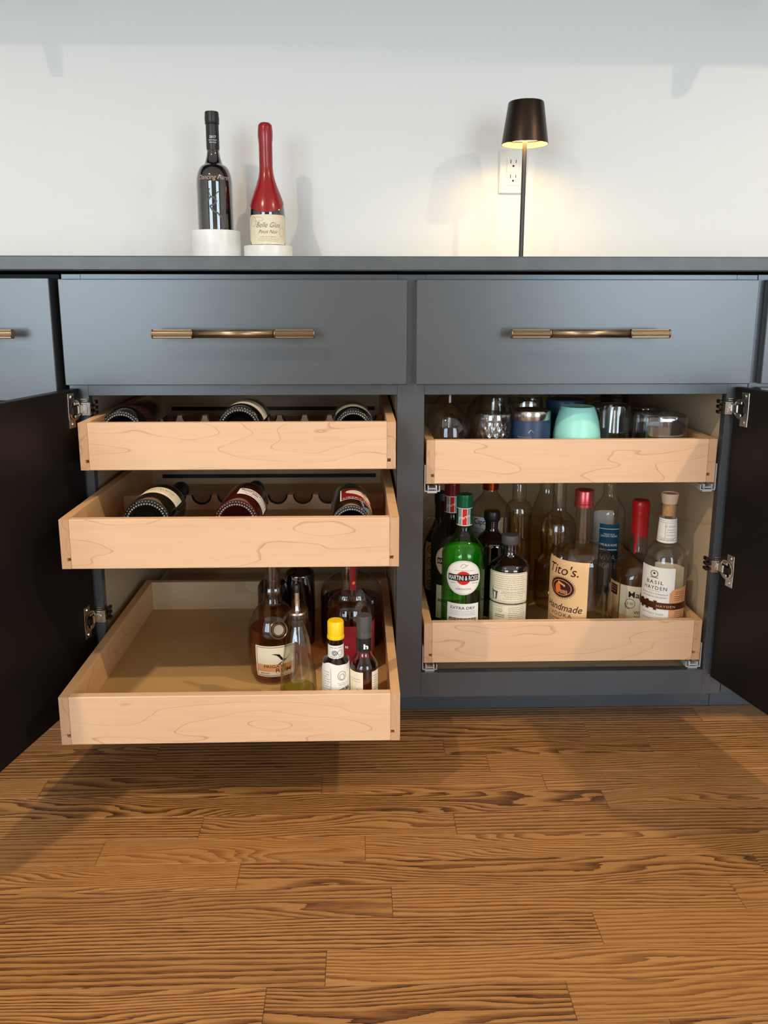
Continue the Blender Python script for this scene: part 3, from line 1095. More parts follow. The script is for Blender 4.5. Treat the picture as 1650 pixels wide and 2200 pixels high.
q.poly([(-W2 + c_, ZA), (W2 - c_, ZA), (W2, ZA + c_), (W2, ZB - c_), (W2 - c_, ZB), (-W2 + c_, ZB), (-W2, ZB - c_), (-W2, ZA + c_)], 'paper', 0)
lo_ = q.done('front_label', t)
q = lab(t, pf, .02)
q.text('Belle Glos', .001, .0775, .0115, 'ink', 1, width=.058, shear=.45, bold=-.012)
q.text('Pinot Noir', .001, .0625, .0085, 'ink', 1, width=.046, shear=.45, bold=-.010)
q.text('LAS ALTURAS', 0, .0510, .0026, 'grey_ink', 1, width=.036)
q.lines(-.024, .024, (.0455, .0415), 'grey_ink')
for s in (-1, 1):
    q.ring(s * .036, .085 if s < 0 else .062, .008, .011, .0006, 'grey_ink', 1, 20)
q.ring(-.024, .090, .014, .005, .0006, 'grey_ink', 1, 20)
q.done('lettering', lo_)

# table lamp
t = thing('table_lamp', 'slim bronze cordless table lamp glowing against the wall', 'lamp', (.3890, .50, CZ))
lathe_obj('base', [(0, 0), (.052, 0), (.054, .002), (.054, .007), (.051, .010), (.012, .012), (0, .012)], M['stem'], t)
lathe_obj('stem', [(0, .010), (.0054, .010), (.0054, .342), (0, .342)], M['stem'], t, 20)
zs0, zs1 = .2775, .3690
setp(lathe_obj('lamp_shade', [(.0535, zs0), (.0405, zs1 - .002), (.0390, zs1), (0, zs1 + .0005), (0, zs1 - .004), (.0385, zs1 - .005), (.0522, zs0), (.0535, zs0)],
               [M['bronze']], t, 56), 'tapered bronze shade')
lathe_obj('shade_lining', [(.0518, zs0 + .0005), (.0500, zs0 + .014)], M['shade_in'], t, 56)
setp(lathe_obj('diffuser', [(.006, zs0 + .0150), (.0492, zs0 + .0150)], M['lamp_glow'], t, 48), 'glowing round diffuser')
d = bpy.data.lights.new('lamp_light', 'AREA')
d.shape, d.size, d.energy, d.color = 'DISK', .09, 1.5, (1.0, .66, .24)
o = bpy.data.objects.new('lamp_light', d)
o.location = (0, 0, zs0 + .0135)
o.parent = t
COL.objects.link(o)

# outlet
t = thing('wall_outlet', 'white double wall outlet partly behind the lamp stem', 'outlet', (.3925, .6595, 1.1515))
bx('cover_plate', M['white'], t, -.035, .035, -.006, 0, -.0530, .0530, .0022)
bm = bmesh.new()
box(bm, -.0166, .0166, -.0078, -.0055, -.0335, .0335, .0008)
rc = build('receptacle', bm, M['white'], t)
bm = bmesh.new()
for zc in (.0190, -.0160):
    box(bm, -.0075, -.0058, -.0084, -.0070, zc - .0005, zc + .0085)
    box(bm, .0058, .0073, -.0084, -.0070, zc + .0005, zc + .0080)
    n = 14
    ca = [bm.verts.new((.0026 * math.cos(2 * PI * k / n), -.0083, zc - .0065 + .0026 * math.sin(2 * PI * k / n))) for k in range(n)]
    bm.faces.new(ca)
setp(build('slots', bm, M['black'], rc), 'dark plug slots')

# ---- wine bottles lying in the left trays
def base_ring(t, r, n, mat, zz=-.0012):
    bm = bmesh.new()
    for ring, (rr, off) in enumerate(((r * .965, 0), (r * .86, .5))):
        for k in range(n):
            a = 2 * PI * (k + off) / n
            c = Vector((rr * math.cos(a), rr * math.sin(a), .0022 if ring == 0 else .0004))
            bmesh.ops.create_icosphere(bm, subdivisions=1, radius=.0021, matrix=Matrix.Translation(c))
    for f in bm.faces:
        f.smooth = True
    return build('base_knurling', bm, mat, t)


def lying(name, label, c, r, rb, glass, tilt, yaw, L=.292, kind='s', capm='blackcap', shl=.55):
    t = thing(name, label, 'bottle', c, group=G_WN)
    t.rotation_euler = (-PI / 2 - math.radians(tilt), 0, math.radians(yaw))
    zsh = L * shl
    pf = [(0, .020), (rb * .35, .0185), (rb * .62, .0095), (rb * .78, .0012), (rb * .90, 0), (rb * .985, .0028), (rb, .0055), (r, .016)]
    pf += prof_bottle(r, .0145, L, zsh, L * .74, kind=kind)[6:]
    lathe_obj('glass_body', pf, M[glass], t, 56, 50)
    zc = L * .80
    setp(lathe_obj('foil_capsule', [(prof_r(pf, zc) + .0007, zc), (.0153, L * .84), (.0153, L - .014), (.0166, L - .013), (.0166, L - .002), (.0150, L + .0007), (0, L + .0007)],
                   M[capm], t, 36), 'foil capsule over the neck')
    base_ring(t, rb * .94, 44, M['crystal_bump'])
    return t, pf


M['crystal_bump'] = plain('glass_stipple', (120, 118, 112), 0.12, spec=0.9)


def lab_ly(t, pf, ang, z_to):
    """Print for a lying bottle: reads along the girth; ang 0 = uppermost line."""
    def f(s, z, layer):
        r = prof_r(pf, z)
        a = ang + s / r
        d = r + .0005 + .00022 * layer
        # local +z runs away from the viewer; local -y is up after the -90 degree turn
        return (d * math.sin(a), -d * math.cos(a), z)
    return Print(f)


def lay_label(t, pf, a, s0_, s1_, z0_, z1_, mat='paper', name='front_label'):
    q = lab_ly(t, pf, a, 1)
    q.rect(s0_, s1_, z0_, z1_, mat, 0)
    return q.done(name, t)


t, pf = lying('wine_bottle', 'olive-dark wine bottle with a cream label, leftmost in the middle tray', (-.3476, -.172, .4765), .0405, .0390, 'darkgreen', 2.4, 1.0, kind='s', shl=.42)
lo_ = lay_label(t, pf, .30, -.047, .037, .052, .100)
q = lab_ly(t, pf, .30, 1)
q.text('CASTELENA', -.004, .0820, .0062, 'grey_ink', 1, width=.050)
q.lines(-.02, .02, (.070, .066), 'grey_ink')
q.done('lettering', lo_)
t, pf = lying('wine_bottle', 'clear-red wine bottle with a pale label, middle of the middle tray', (-.2004, -.172, .4770), .0382, .0362, 'redwine', 2.2, .6, kind='s', shl=.50)
lo_ = lay_label(t, pf, .62, -.028, .036, .046, .094, 'white_p')
q = lab_ly(t, pf, .62, 1)
q.text('Brotherhood', .004, .0840, .0080, 'ink', 1, width=.056, bold=.012)
q.rect(-.019, -.006, .0735, .0770, 'maroon', 1)
q.rect(-.004, .008, .0690, .0735, 'maroon', 1)
q.lines(-.022, .030, (.0655, .0620), 'grey_ink')
q.text('RIESLING', .008, .0540, .0042, 'brown_ink', 1, width=.044)
q.done('lettering', lo_)
t, pf = lying('wine_bottle', 'black wine bottle with a pictorial red-brown label, rightmost in the middle tray', (-.0108, -.172, .4695), .0365, .0340, 'darkglass', 2.0, 1.0, kind='bord', shl=.62)
lo_ = lay_label(t, pf, .30, -.030, .042, .040, .132, 'white_p')
q = lab_ly(t, pf, .30, 1)
q.rect(-.0275, .0395, .0425, .1295, 'brown_p', 1) if 'brown_p' in M else q.rect(-.0275, .0395, .0425, .1295, 'maroon', 1)
q.ell(.006, .098, .026, .018, 'paper', 2)
q.stroke([(.010, .112), (.018, .104), (.030, .100)], .005, 'ink', 3)
q.stroke([(-.010, .098), (.002, .100), (.010, .098)], .0008, 'orange_p', 3)
q.ring(.012, .094, .005, .006, .0012, 'kraft', 3, 18)
q.poly([(.008, .078), (.016, .090), (.024, .086), (.036, .060), (.038, .046), (.024, .046)], 'kraft', 2)
q.stroke([(.012, .082), (.022, .066), (.030, .050)], .0018, 'brown_ink', 3)
q.stroke([(.020, .084), (.030, .066), (.036, .052)], .0016, 'paper', 3)
q.text('LIBERTY', -.004, .0510, .0075, 'white_i', 3, width=.040)
q.done('picture_print', lo_)
t, pf = lying('wine_bottle', 'black wine bottle with brown striped band, leftmost in the top tray', (-.4134, -.055, .6100), .0400, .0362, 'darkglass', 2.0, 1.0, kind='bord', shl=.66)
lo_ = lay_label(t, pf, .2, -.060, .055, .032, .092, 'belt', 'wood_band')
q = lab_ly(t, pf, .2, 1)
for k in range(7):
    q.rect(-.060, .055, .036 + k * .008, .0378 + k * .008, 'ink', 1)
for k in range(-6, 7):
    q.stroke([(k * .009, .034), (k * .009 + .007, .090)], .0012, 'ink', 1)
q.done('stripe_print', lo_)
t, pf = lying('wine_bottle', 'dark wine bottle with a cream edge label, middle of the top tray', (-.2073, -.055, .6150), .0405, .0388, 'darkglass', 2.0, .5, kind='s', shl=.5)
lo_ = lay_label(t, pf, .42, -.045, .036, .034, .100)
q = lab_ly(t, pf, .42, 1)
q.lines(-.03, .03, (.062, .070), 'grey_ink', .002)
q.text('ESTATE', 0, .080, .006, 'grey_ink', 1, width=.03)
q.done('lettering', lo_)
t, pf = lying('wine_bottle', 'dark wine bottle with a grey-green label, rightmost in the top tray', (-.0073, -.055, .6130), .0368, .0338, 'darkglass', 2.0, 1.0, kind='s', shl=.55)
M['sage_p'] = plain('sage_paper', (150, 152, 136), .7, spec=.2)
lo_ = lay_label(t, pf, .2, -.044, .040, .030, .085, 'sage_p')
q = lab_ly(t, pf, .2, 1)
q.rect(-.044, .040, .0305, .0345, 'paper', 1)
q.lines(-.03, .03, (.050, .060), 'ink', .002)
q.done('lettering', lo_)

# ---- bottom left tray
BZ = .1512
pf = [(0, .006), (.024, .003), (.034, 0), (.0385, .002), (.0425, .012), (.0455, .032), (.0470, .055), (.0472, .075), (.0462, .095), (.0430, .112), (.0370, .126),
      (.0290, .136), (.0205, .1425), (.0172, .150), (.0158, .165), (.0142, .195), (.0132, .235), (.0130, .262), (.0150, .263), (.0150, .274), (0, .275)]
t = bottle('rum_bottle', 'round-bodied long-necked rum bottle with a bird label', -.1560, -.065, BZ, pf, 'clear', 'amber_d', .098,
           cap_prof(.0148, .272, .298), 'blackcap', group=G_BAR)
q = lab(t, pf, .02, .047)
q.rect(-.0360, .0420, .0190, .0790, 'paper', 0)
for k in range(24):
    q.rect(-.0368, -.0358, .0195 + k * .0025, .0208 + k * .0025, 'white_i', 0)
lo_ = q.done('front_label', t)
q = lab(t, pf, .02, .047)
q.frame(-.0340, .0400, .0210, .0770, .0012, 'grey_ink', 1)
q.rect(-.0325, .0385, .0330, .0440, 'orange_p', 1)
q.rect(-.0325, .0385, .0300, .0335, 'orange_p', 1)
q.poly([(-.006, .0640), (.002, .0642), (.0085, .0630), (.0145, .0545), (.0195, .0525), (.0240, .0560), (.0320, .0640), (.0230, .0535), (.0190, .0500), (.0150, .0495), (.0105, .0530),
        (.0080, .0570), (.0030, .0615)], 'ink', 2)
q.stroke([(.0165, .0500), (.0090, .0460), (.0050, .0430)], .0011, 'ink', 2)
q.stroke([(.0140, .0490), (.0095, .0445), (.0075, .0418)], .0011, 'ink', 2)
q.text('FRIGATE', .000, .0398, .0050, 'brown_ink', 2, width=.040, bold=.006)
q.text('RUM', .0165, .0320, .0080, 'maroon', 2, width=.030, bold=.008)
q.text('SPICED', -.0190, .0262, .0022, 'ink', 2, width=.018)
q.lines(.002, .036, (.0255,), 'grey_ink')
q.done('lettering', lo_)
bm = bmesh.new()
ca_ = t['face'] + .20
M_seal = Matrix.Rotation(ca_, 4, 'Z') @ Matrix.Translation((0, -.0445, .1080)) @ Matrix.Rotation(math.radians(70), 4, 'X')
for (R0, R1, h) in ((.0165, .0140, .003), (.0120, .0100, .0026), (.0100, .0, .0014)):
    lathe(bm, [(R0, -.004), (R0, h - .0008), ((R0 + R1) / 2, h), (R1, h - .0008), (R1, -.004)] if R1 else [(R0, 0), (R0 * .9, h), (0, h)], 32)
bmesh.ops.transform(bm, matrix=M_seal, verts=bm.verts)
setp(build('glass_seal', bm, plain('bronze_seal', (128, 100, 78), .25, metal=.4), t, True), 'raised round seal on the shoulder')

pf = [(0, .004), (.020, .003), (.029, 0), (.0318, .003), (.0325, .012), (.0310, .040), (.0280, .075), (.0235, .110), (.0180, .140), (.0135, .155), (.0125, .160), (.0150, .162), (.0152, .168), (.0128, .171), (.0150, .173), (.0150, .179), (.0, .180)]


def hammered(r, a, z):
    if z < .006 or z > .15:
        return r
    return r + .0011 * math.sin(7 * a + 60 * z) * math.sin(150 * z + 3 * a)


t = bottle('oil_cruet', 'tapered clear glass cruet with a metal pour spout', -.1010, -.205, BZ, pf, 'cruet', 'oil', .047, group=G_BAR, rfun=hammered)
bm = bmesh.new()
lathe(bm, [(0, .178), (.0140, .178), (.0150, .180), (.0135, .1825), (.0060, .184), (.0048, .186), (.0046, .200), (.0052, .2005), (.0052, .2022), (.0040, .203), (.0042, .216), (0, .2165)], 24)
build('pour_spout', bm, M['nickel'], t, True)
lathe_obj('spout_tip', [(0, .215), (.0046, .215), (.0050, .2265), (.0042, .228), (0, .228)], M['blackcap'], t, 20)
lathe_obj('stopper', [(.0128, .160), (.0142, .164), (.0130, .170), (.0142, .174), (.0130, .178)], M['blackcap'], t, 28)

pf = prof_bottle(.0205, .0112, .1560, .0900, .1120, kind='s', punt=.003)
t = bottle('bitters_bottle', 'small bitters bottle with yellow cap and oversized paper wrap label', -.0375, -.2150, BZ, pf, 'brownglass', group=G_BAR)
cy_ = [(0, .1490), (.0125, .1490)]
cy_ = [(.0118, .1400), (.0140, .1400), (.0142, .1440), (.0134, .1450), (.0134, .1680), (.0120, .1700), (0, .1702)]
lathe_obj('cap', cy_, M['yellow'], t, 40)
nk = [(.0128, .104), (.0124, .133)]
q = Print(on_lathe(nk, t['face']))
q.rect(-.022, .022, .1080, .1305, 'white_p', 0)
lo_ = q.done('neck_label', t)
q = Print(on_lathe(nk, t['face']))
q.ring(-.002, .1175, .0045, .0045, .0010, 'ink', 1, 20)
q.ring(-.002, .1175, .0022, .0025, .0010, 'ink', 1, 14)
q.ring(.0070, .1180, .0042, .0048, .0006, 'grey_ink', 1, 20)
q.lines(-.010, .012, (.1265, .1105), 'grey_ink', .0014)
q.done('lettering', lo_)
wr = [(.0235, .002), (.0235, .085), (.0215, .102)]
bm = bmesh.new()
n = 36
R_ = RND
top = [.1010 + .0022 * math.sin(k * 2 * PI * 3 / 36 + 1) + .0012 * math.sin(k * 2 * PI * 5 / 36) for k in range(n)]
ra = [bm.verts.new((.0234 * math.cos(2 * PI * k / n), .0234 * math.sin(2 * PI * k / n), .001)) for k in range(n)]
rb_ = [bm.verts.new((.0236 * math.cos(2 * PI * k / n), .0236 * math.sin(2 * PI * k / n), .084)) for k in range(n)]
rc_ = [bm.verts.new((.0218 * math.cos(2 * PI * k / n), .0218 * math.sin(2 * PI * k / n), top[k])) for k in range(n)]
for k in range(n):
    k2 = (k + 1) % n
    bm.faces.new((ra[k], ra[k2], rb_[k2], rb_[k]))
    bm.faces.new((rb_[k], rb_[k2], rc_[k2], rc_[k]))
lo_ = setp(build('wrap_label', bm, M['white_p'], t, True, 60), 'oversized white paper wrap')
q = Print(on_lathe([(.0236, 0), (.0237, .084), (.0222, .100)], t['face']))
q.lines(-.032, -.010, [.008 + .0042 * k for k in range(20)], 'grey_ink', .0011, 0)
q.rect(-.0090, -.0086, .004, .094, 'grey_ink', 0)
q.ring(.010, .0820, .0075, .0080, .0007, 'grey_ink', 0, 24)
q.ring(.010, .0805, .0045, .0052, .0007, 'grey_ink', 0, 18)
q.lines(.002, .020, (.0690, .0660), 'grey_ink', .0010, 0)
q.text('ANGOSTURA', .0085, .0560, .0066, 'ink', 0, width=.032, bold=.02, rot=.22)
q.text('aromatic bitters', .011, .0450, .0040, 'ink', 0, width=.026, rot=.22)
q.done('lettering', lo_)

pf = prof_bottle(.0230, .0112, .1640, .0900, .1200, kind='s', punt=.003)
t = bottle('bitters_bottle', 'small clear dark-syrup bottle with black cap marked h', .0092, -.2180, BZ, pf, 'clear', 'bitters', .094, group=G_BAR)
lathe_obj('cap', [(.0118, .1420), (.0128, .1425), (.0130, .1460), (.0126, .1470), (.0126, .1780), (.0116, .1800), (0, .1800)], M['greycap'], t, 40)
sl_ = [(.0130, .1120), (.0126, .1420)]
lathe_obj('neck_sleeve', [(.0118, .1195), (.0132, .1200), (.0130, .1420)], M['blackcap'], t, 40)
q = Print(on_lathe([(.0136, .11), (.0130, .142)], t['face']))
q.text('h', .003, .1300, .0080, 'white_i', 0, width=.0078, bold=.045)
q.done('cap_lettering', t)
q = lab(t, pf, 0)
q.rect(-.0330, -.0020, .006, .0890, 'paper', 0)
q.rect(.0130, .0300, .0520, .0890, 'paper', 0)
q.rect(.0130, .0300, .0060, .0520, 'orange_i', 0)
lo_ = q.done('front_label', t)
q = lab(t, pf, 0)
q.lines(.0145, .0270, (.057, .061, .065, .069, .073, .077, .081), 'brown_ink', .001)
q.lines(-.026, -.006, (.076, .072), 'grey_ink', .001)
q.text('BITTERS', -.014, .0500, .0055, 'ink', 1, width=.020, rot=-.1)
q.stroke([(-.026, .064), (-.012, .058), (-.004, .058)], .0010, 'ink', 1)
q.stroke([(-.026, .022), (-.012, .016), (-.004, .017)], .0010, 'ink', 1)
q.done('lettering', lo_)

pf = prof_bottle(.0462, .0150, .2260, .1080, .1480, kind='round', base=.008)
t = bottle('whiskey_bottle', 'large clear whiskey bottle with a dark red label behind the bitters', -.0160, -.0300, BZ, pf, 'clear', 'amber_d', .1080,
           cap_prof(.0165, .2265, .2480), 'blackcap', group=G_BAR)
q = lab(t, pf, .10)
q.rect(-.020, .060, .006, .1000, 'maroon', 0)
lo_ = q.done('front_label', t)
q = lab(t, pf, .10)
q.text('N', -.011, .0600, .0045, 'white_i', 1, width=.0045, bold=.02)
q.text('LC', .040, .0740, .0045, 'white_i', 1, width=.008)
q.done('lettering', lo_)
q = lab(t, pf, .3)
q.rect(-.004, .008, .158, .215, 'maroon', 0)
q.ell(.003, .172, .003, .003, 'orange_i', 1)
q.done('neck_label', t)

pf = prof_bottle(.0628, .0170, .2050, .1020, .1440, kind='round', base=.008)
t = bottle('whiskey_bottle', 'wide rounded clear-shouldered bottle of dark spirit behind the red-label bottle', -.0140, .0900, BZ, pf, 'clear2', 'bitters', .0920,
           cap_prof(.0185, .2055, .2260), 'blackcap', group=G_BAR)
q = lab(t, pf, .62)
q.text('E', .006, .1010, .0055, 'white_i', 0, width=.005, bold=.01)
q.done('lettering', t)
pf = prof_bottle(.0300, .0140, .2280, .1420, .1620, kind='s')
t = bottle('liqueur_bottle', 'tall square-shouldered black bottle behind the rum bottle', -.1180, .1000, BZ, pf, 'darkglass', None, 0,
           cap_prof(.0155, .2285, .2460), 'blackcap', group=G_BAR, sq=lambda z: 5.0 if z < .14 else 2.0)
pf = prof_bottle(.0305, .0140, .2150, .1180, .1420, kind='round')
t = bottle('liqueur_bottle', 'round-shouldered black bottle peeking out left of the rum neck', -.1700, .0680, BZ, pf, 'darkglass', None, 0,
           cap_prof(.0150, .2155, .2340), 'blackcap', group=G_BAR)

# ---- lower right tray of spirits
SZ = .1574
WB = lambda t, pf, a, s0_, s1_, z0_, z1_, mat='white_p': lab(t, pf, PI + a).rect(s0_, s1_, z0_, z1_, mat, 0).done('back_label', t)


def vermouth(label, x, y, glass, capm, sub, liquid):
    pf = prof_bottle(.0430, .0135, .2980, .1830, .2420, kind='s')
    t = bottle('vermouth_bottle', label, x, y, SZ, pf, glass, liquid, .215, group=G_SP)
    cp = [(.0138, .2420), (.0150, .2440), (.0146, .2800), (.0160, .2805)]
    for k in range(4):
        cp += [(.0163, .2820 + k * .0045), (.0158, .2845 + k * .0045)]
    cp += [(.0163, .3000), (.0155, .3050), (0, .3052)]
    setp(lathe_obj('cap', cp, M[capm], t, 40), 'foil screw cap with a neck band')
    nk = [(.0152, .240), (.0148, .281)]
    q = Print(on_lathe(nk, t['face']))
    q.rect(-.026, .026, .2440, .2795, 'white_p', 0)
    lo_ = q.done('neck_label', t)
    q = Print(on_lathe(nk, t['face']))
    for (a, b, mm) in ((-.026, -.012, capm), (-.0100, -.0086, 'blue_i'), (-.0072, -.0058, 'blue_i'), (-.0036, .0050, 'red_ink'), (.0066, .0080, 'blue_i'), (.0092, .0106, 'blue_i'), (.0122, .026, capm)):
        q.rect(a, b, .2455, .2780, mm, 1)
    q.text('Martini', .001, .2620, .0062, 'white_i', 2, width=.024, shear=.3, rot=.35)
    q.done('band_print', lo_)
    q = lab(t, pf, .02)
    q.ell(0, .1465, .0360, .0352, 'white_p', 0, 56)
    q.poly([(-.034, .0200), (.034, .0200), (.033, .0930), (-.033, .0930)], 'white_p', 0)
    lo_ = q.done('front_label', t)
    q = lab(t, pf, .02)
    q.ring(0, .1465, .0345, .0337, .0005, 'grey_ink', 1, 40)
    q.ell(0, .1460, .0140, .0138, 'red_ink', 1, 36)
    q.rect(-.0310, .0310, .1400, .1530, 'ink', 2)
    q.text('MARTINI & ROSSI', 0, .1465, .0092, 'white_i', 3, width=.058, bold=.006)
    q.text('VERMOUTH', 0, .1235, .0036, 'ink', 1, width=.030, spacing=1.2)
    q.lines(-.028, -.016, (.1350,), 'grey_ink', .0016)
    q.lines(.016, .030, (.1350,), 'grey_ink', .0016)
    q.stroke([(-.006, .168), (-.003, .174), (.002, .175), (.005, .171), (.001, .167), (-.004, .1665)], .0008, 'grey_ink', 1)
    q.stroke([(.005, .171), (.008, .173)], .0010, 'ink', 1)
    q.lines(-.020, .020, (.1610,), 'grey_ink', .001)
    q.text(sub, 0, .0840, .0056, 'ink', 1, width=.050 if len(sub) > 6 else .034, bold=.004)
    q.lines(-.027, .027, (.0770, .0735, .0700), 'grey_ink', .001)
    q.rect(-.030, .030, .0560, .0635, 'kraft', 1)
    q.lines(-.029, .029, (.0580, .0610), 'ink', .003)
    q.done('lettering', lo_)
    WB(t, pf, 0, -.05, .05, .095, .195)
    return t


vermouth('green vermouth bottle with green cap and round white label, front left of lower tray', .2105, .0760, 'green', 'greencap', 'EXTRA DRY', 'green')
vermouth('dark vermouth bottle with dark red cap, behind the green-capped one', .1975, .1750, 'green_d', 'redcap', 'ROSSO', 'green_d')


def apoth(label, x, y, H, rb, lb):
    k = H / .213
    pf = [(0, .006), (rb * .6, .004), (rb * .9, 0), (rb, .004), (rb, .145 * k), (rb * .985, .150 * k), (rb * .80, .1585 * k), (rb * .52, .1665 * k), (.0155, .172 * k), (.0140, .176 * k),
          (.0140, .190 * k), (.0152, .191 * k), (.0152, .194 * k), (0, .194 * k)]
    t = bottle('gin_bottle', label, x, y, SZ, pf, 'darkglass', group=G_SP)
    lathe_obj('cap', [(.0135, .192 * k), (.0172, .195 * k), (.0180, .198 * k), (.0180, .208 * k), (.0165, .213 * k), (0, .213 * k)], M['greycap' if lb else 'blackcap'], t, 36)
    if lb:
        q = lab(t, pf, -.03)
        c = .003
        for z0_, z1_ in ((.0800, .1440), (.0180, .0775)):
            q.poly([(-.048 + c, z0_), (.044 - c, z0_), (.044, z0_ + c), (.044, z1_ - c), (.044 - c, z1_), (-.048 + c, z1_), (-.048, z1_ - c), (-.048, z0_ + c)], 'paper', 0)
        lo_ = q.done('front_label', t)
        q = lab(t, pf, -.03)
        q.frame(-.0465, .0425, .0815, .1425, .0005, 'ink', 1)
        q.frame(-.0465, .0425, .0195, .0760, .0005, 'ink', 1)
        q.lines(-.034, .036, [.1370 - .0044 * k_ for k_ in range(6)], 'grey_ink', .0013)
        q.text('IT IS NOT FOR EVERYONE', -.001, .1105, .0024, 'grey_ink', 1, width=.066)
        q.rect(-.038, .036, .1080, .1083, 'grey_ink', 1)
        q.poly([(-.036, .1045), (-.0215, .1025), (-.0240, .0860), (-.0330, .0860)], 'etch', 1)
        q.poly([(-.0315, .1010), (-.0262, .1002), (-.0270, .0875), (-.0308, .0875)], 'paper', 2)
        q.stroke([(-.0365, .1050), (-.0210, .1025)], .0014, 'ink', 2)
        q.lines(-.014, .036, (.1040, .1005), 'grey_ink', .0016)
        q.lines(-.010, .032, (.0965, .0930, .0890), 'grey_ink', .0013)
        q.lines(-.040, .038, (.0840,), 'grey_ink', .0012)
        q.lines(-.040, -.010, (.0720, .0660, .0620), 'grey_ink', .0013)
        q.lines(.000, .037, [.0710 - .0040 * k_ for k_ in range(11)], 'grey_ink', .0014)
        q.ring(-.0140, .0640, .0035, .0035, .0006, 'grey_ink', 1, 16)
        q.lines(-.028, -.006, (.0540, .0500), 'brown_ink', .002)
        q.done('lettering', lo_)
    return t


apoth('squat black gin bottle with cream text label, front of lower tray', .3095, .1050, .2130, .0405, True)
apoth('squat black gin bottle standing behind the cream-labelled one', .2930, .2350, .2280, .0430, False)

pf = prof_bottle(.0505, .0155, .2750, .1900, .2480, kind='s')
t = bottle('rum_bottle', 'clear rum bottle with copper cap behind the gin bottles', .3110, .3700, SZ, pf, 'clear2', 'honey', .165, group=G_SP)
lathe_obj('cap', [(.0165, .2450), (.0190, .2460), (.0185, .2850), (.0170, .2870), (0, .2870)], M['copper'], t, 36)
q = lab(t, pf, -.25)
q.rect(-.045, .045, .110, .190, 'white_p', 0)
lo_ = q.done('front_label', t)
q = lab(t, pf, -.25)
q.text('Captain', -.004, .1780, .0130, 'ink', 1, width=.044, bold=.008)
q.rect(-.045, .045, .1890, .1900, 'ink', 1)
q.lines(-.03, .03, (.160, .150, .140), 'grey_ink', .002)
q.done('lettering', lo_)
pf = prof_bottle(.0305, .0155, .2980, .2050, .2360, kind='round')
t = bottle('tequila_bottle', 'slim clear round-shouldered bottle half full of amber, behind the front gin bottle', .3640, .2960, SZ, pf, 'clear2', 'honey', .205,
           cap_prof(.0172, .2985, .3180), 'blackcap', group=G_SP)
pf = prof_bottle(.0480, .0165, .2850, .1500, .2380, kind='slope')
t = bottle('whiskey_bottle', 'sloping-shouldered clear decanter of amber at the back of lower tray', .4476, .3850, SZ, pf, 'clear2', 'honey', .170,
           cap_prof(.0185, .2855, .3050), 'blackcap', group=G_SP)
pf = [(0, .006), (.030, .004), (.045, 0), (.049, .006), (.0500, .05), (.0495, .098), (.0455, .110), (.0385, .118), (.0372, .124), (.0385, .135), (.0400, .165), (.0385, .188), (.0330, .203), (.0230, .213),
      (.0165, .219), (.0150, .228), (.0148, .290), (.0165, .291), (.0165, .300), (0, .300)]
t = bottle('cognac_bottle', 'two-tiered amber bottle behind the left shoulder of the big vodka bottle', .4480, .2680, SZ, pf, 'clear2', 'honey', .190,
           cap_prof(.0180, .3005, .3180), 'blackcap', group=G_SP)

pf = prof_bottle(.0610, .0155, .2920, .1580, .1980, kind='round', base=.009)
i_ = [k for k, v in enumerate(pf) if v[1] > .199][0]
pf = pf[:i_] + [(.0172, .199), (.0168, .215), (.0150, .262), (.0145, .272)] + pf[i_:]
pf = [q_ for k, q_ in enumerate(pf) if k == 0 or q_[1] >= pf[k - 1][1] - .01]
t = bottle('vodka_bottle', 'large clear handmade vodka bottle with tan label and copper-red cap', .4545, .1000, SZ, pf, 'clear', 'pale', .060, group=G_SP)
lathe_obj('cap', [(.0170, .2720), (.0196, .2730), (.0196, .2790), (.0186, .2800), (.0186, .3050), (.0176, .3065), (0, .3065)], M['pinkcap'], t, 40)
q = lab(t, pf, -.52)
q.rect(-.056, .048, .010, .1720, 'kraft', 0)
lo_ = q.done('front_label', t)
q = lab(t, pf, -.52)
q.text("Tito's.", -.005, .1520, .0200, 'brown_ink', 1, width=.068, shear=.28, bold=.003)
cx_, cz_ = -.006, .1150
n = 44
for k in range(n):
    a = 2 * PI * k / n
    q.stroke([(cx_ + .0275 * math.cos(a), cz_ + .0205 * math.sin(a)), (cx_ + .0310 * math.cos(a), cz_ + .0238 * math.sin(a))], .0011, 'brown_ink', 1)
q.ell(cx_, cz_, .0275, .0205, 'brown_ink', 1)
q.ring(cx_, cz_, .0225, .0160, .0012, 'orange_p', 2, 36)
q.ell(cx_ - .008, cz_ - .002, .0065, .0105, 'orange_i', 3, 24)
q.poly([(cx_ - .009, cz_ + .008), (cx_ - .007, cz_ + .013), (cx_ + .009, cz_ + .007), (cx_ + .009, cz_ + .003), (cx_ + .006, cz_ + .003), (cx_ + .004, cz_ + .005)], 'orange_p', 3)
for k in range(5):
    q.rect(cx_ - .002 + k * .0035, cx_ + k * .0035, cz_ - .012, cz_ - .004, 'orange_p', 3)
q.text('Handmade', -.003, .0745, .0145, 'brown_ink', 1, width=.084, shear=.30, bold=.006)
q.text('VODKA', -.006, .0585, .0080, 'brown_ink', 1, width=.050, spacing=1.3)
q.lines(-.040, .036, (.0470, .0420, .0370), 'brown_ink', .0024)
q.done('lettering', lo_)
WB(t, pf, 1.0, -.045, .02, .02, .12, 'kraft')

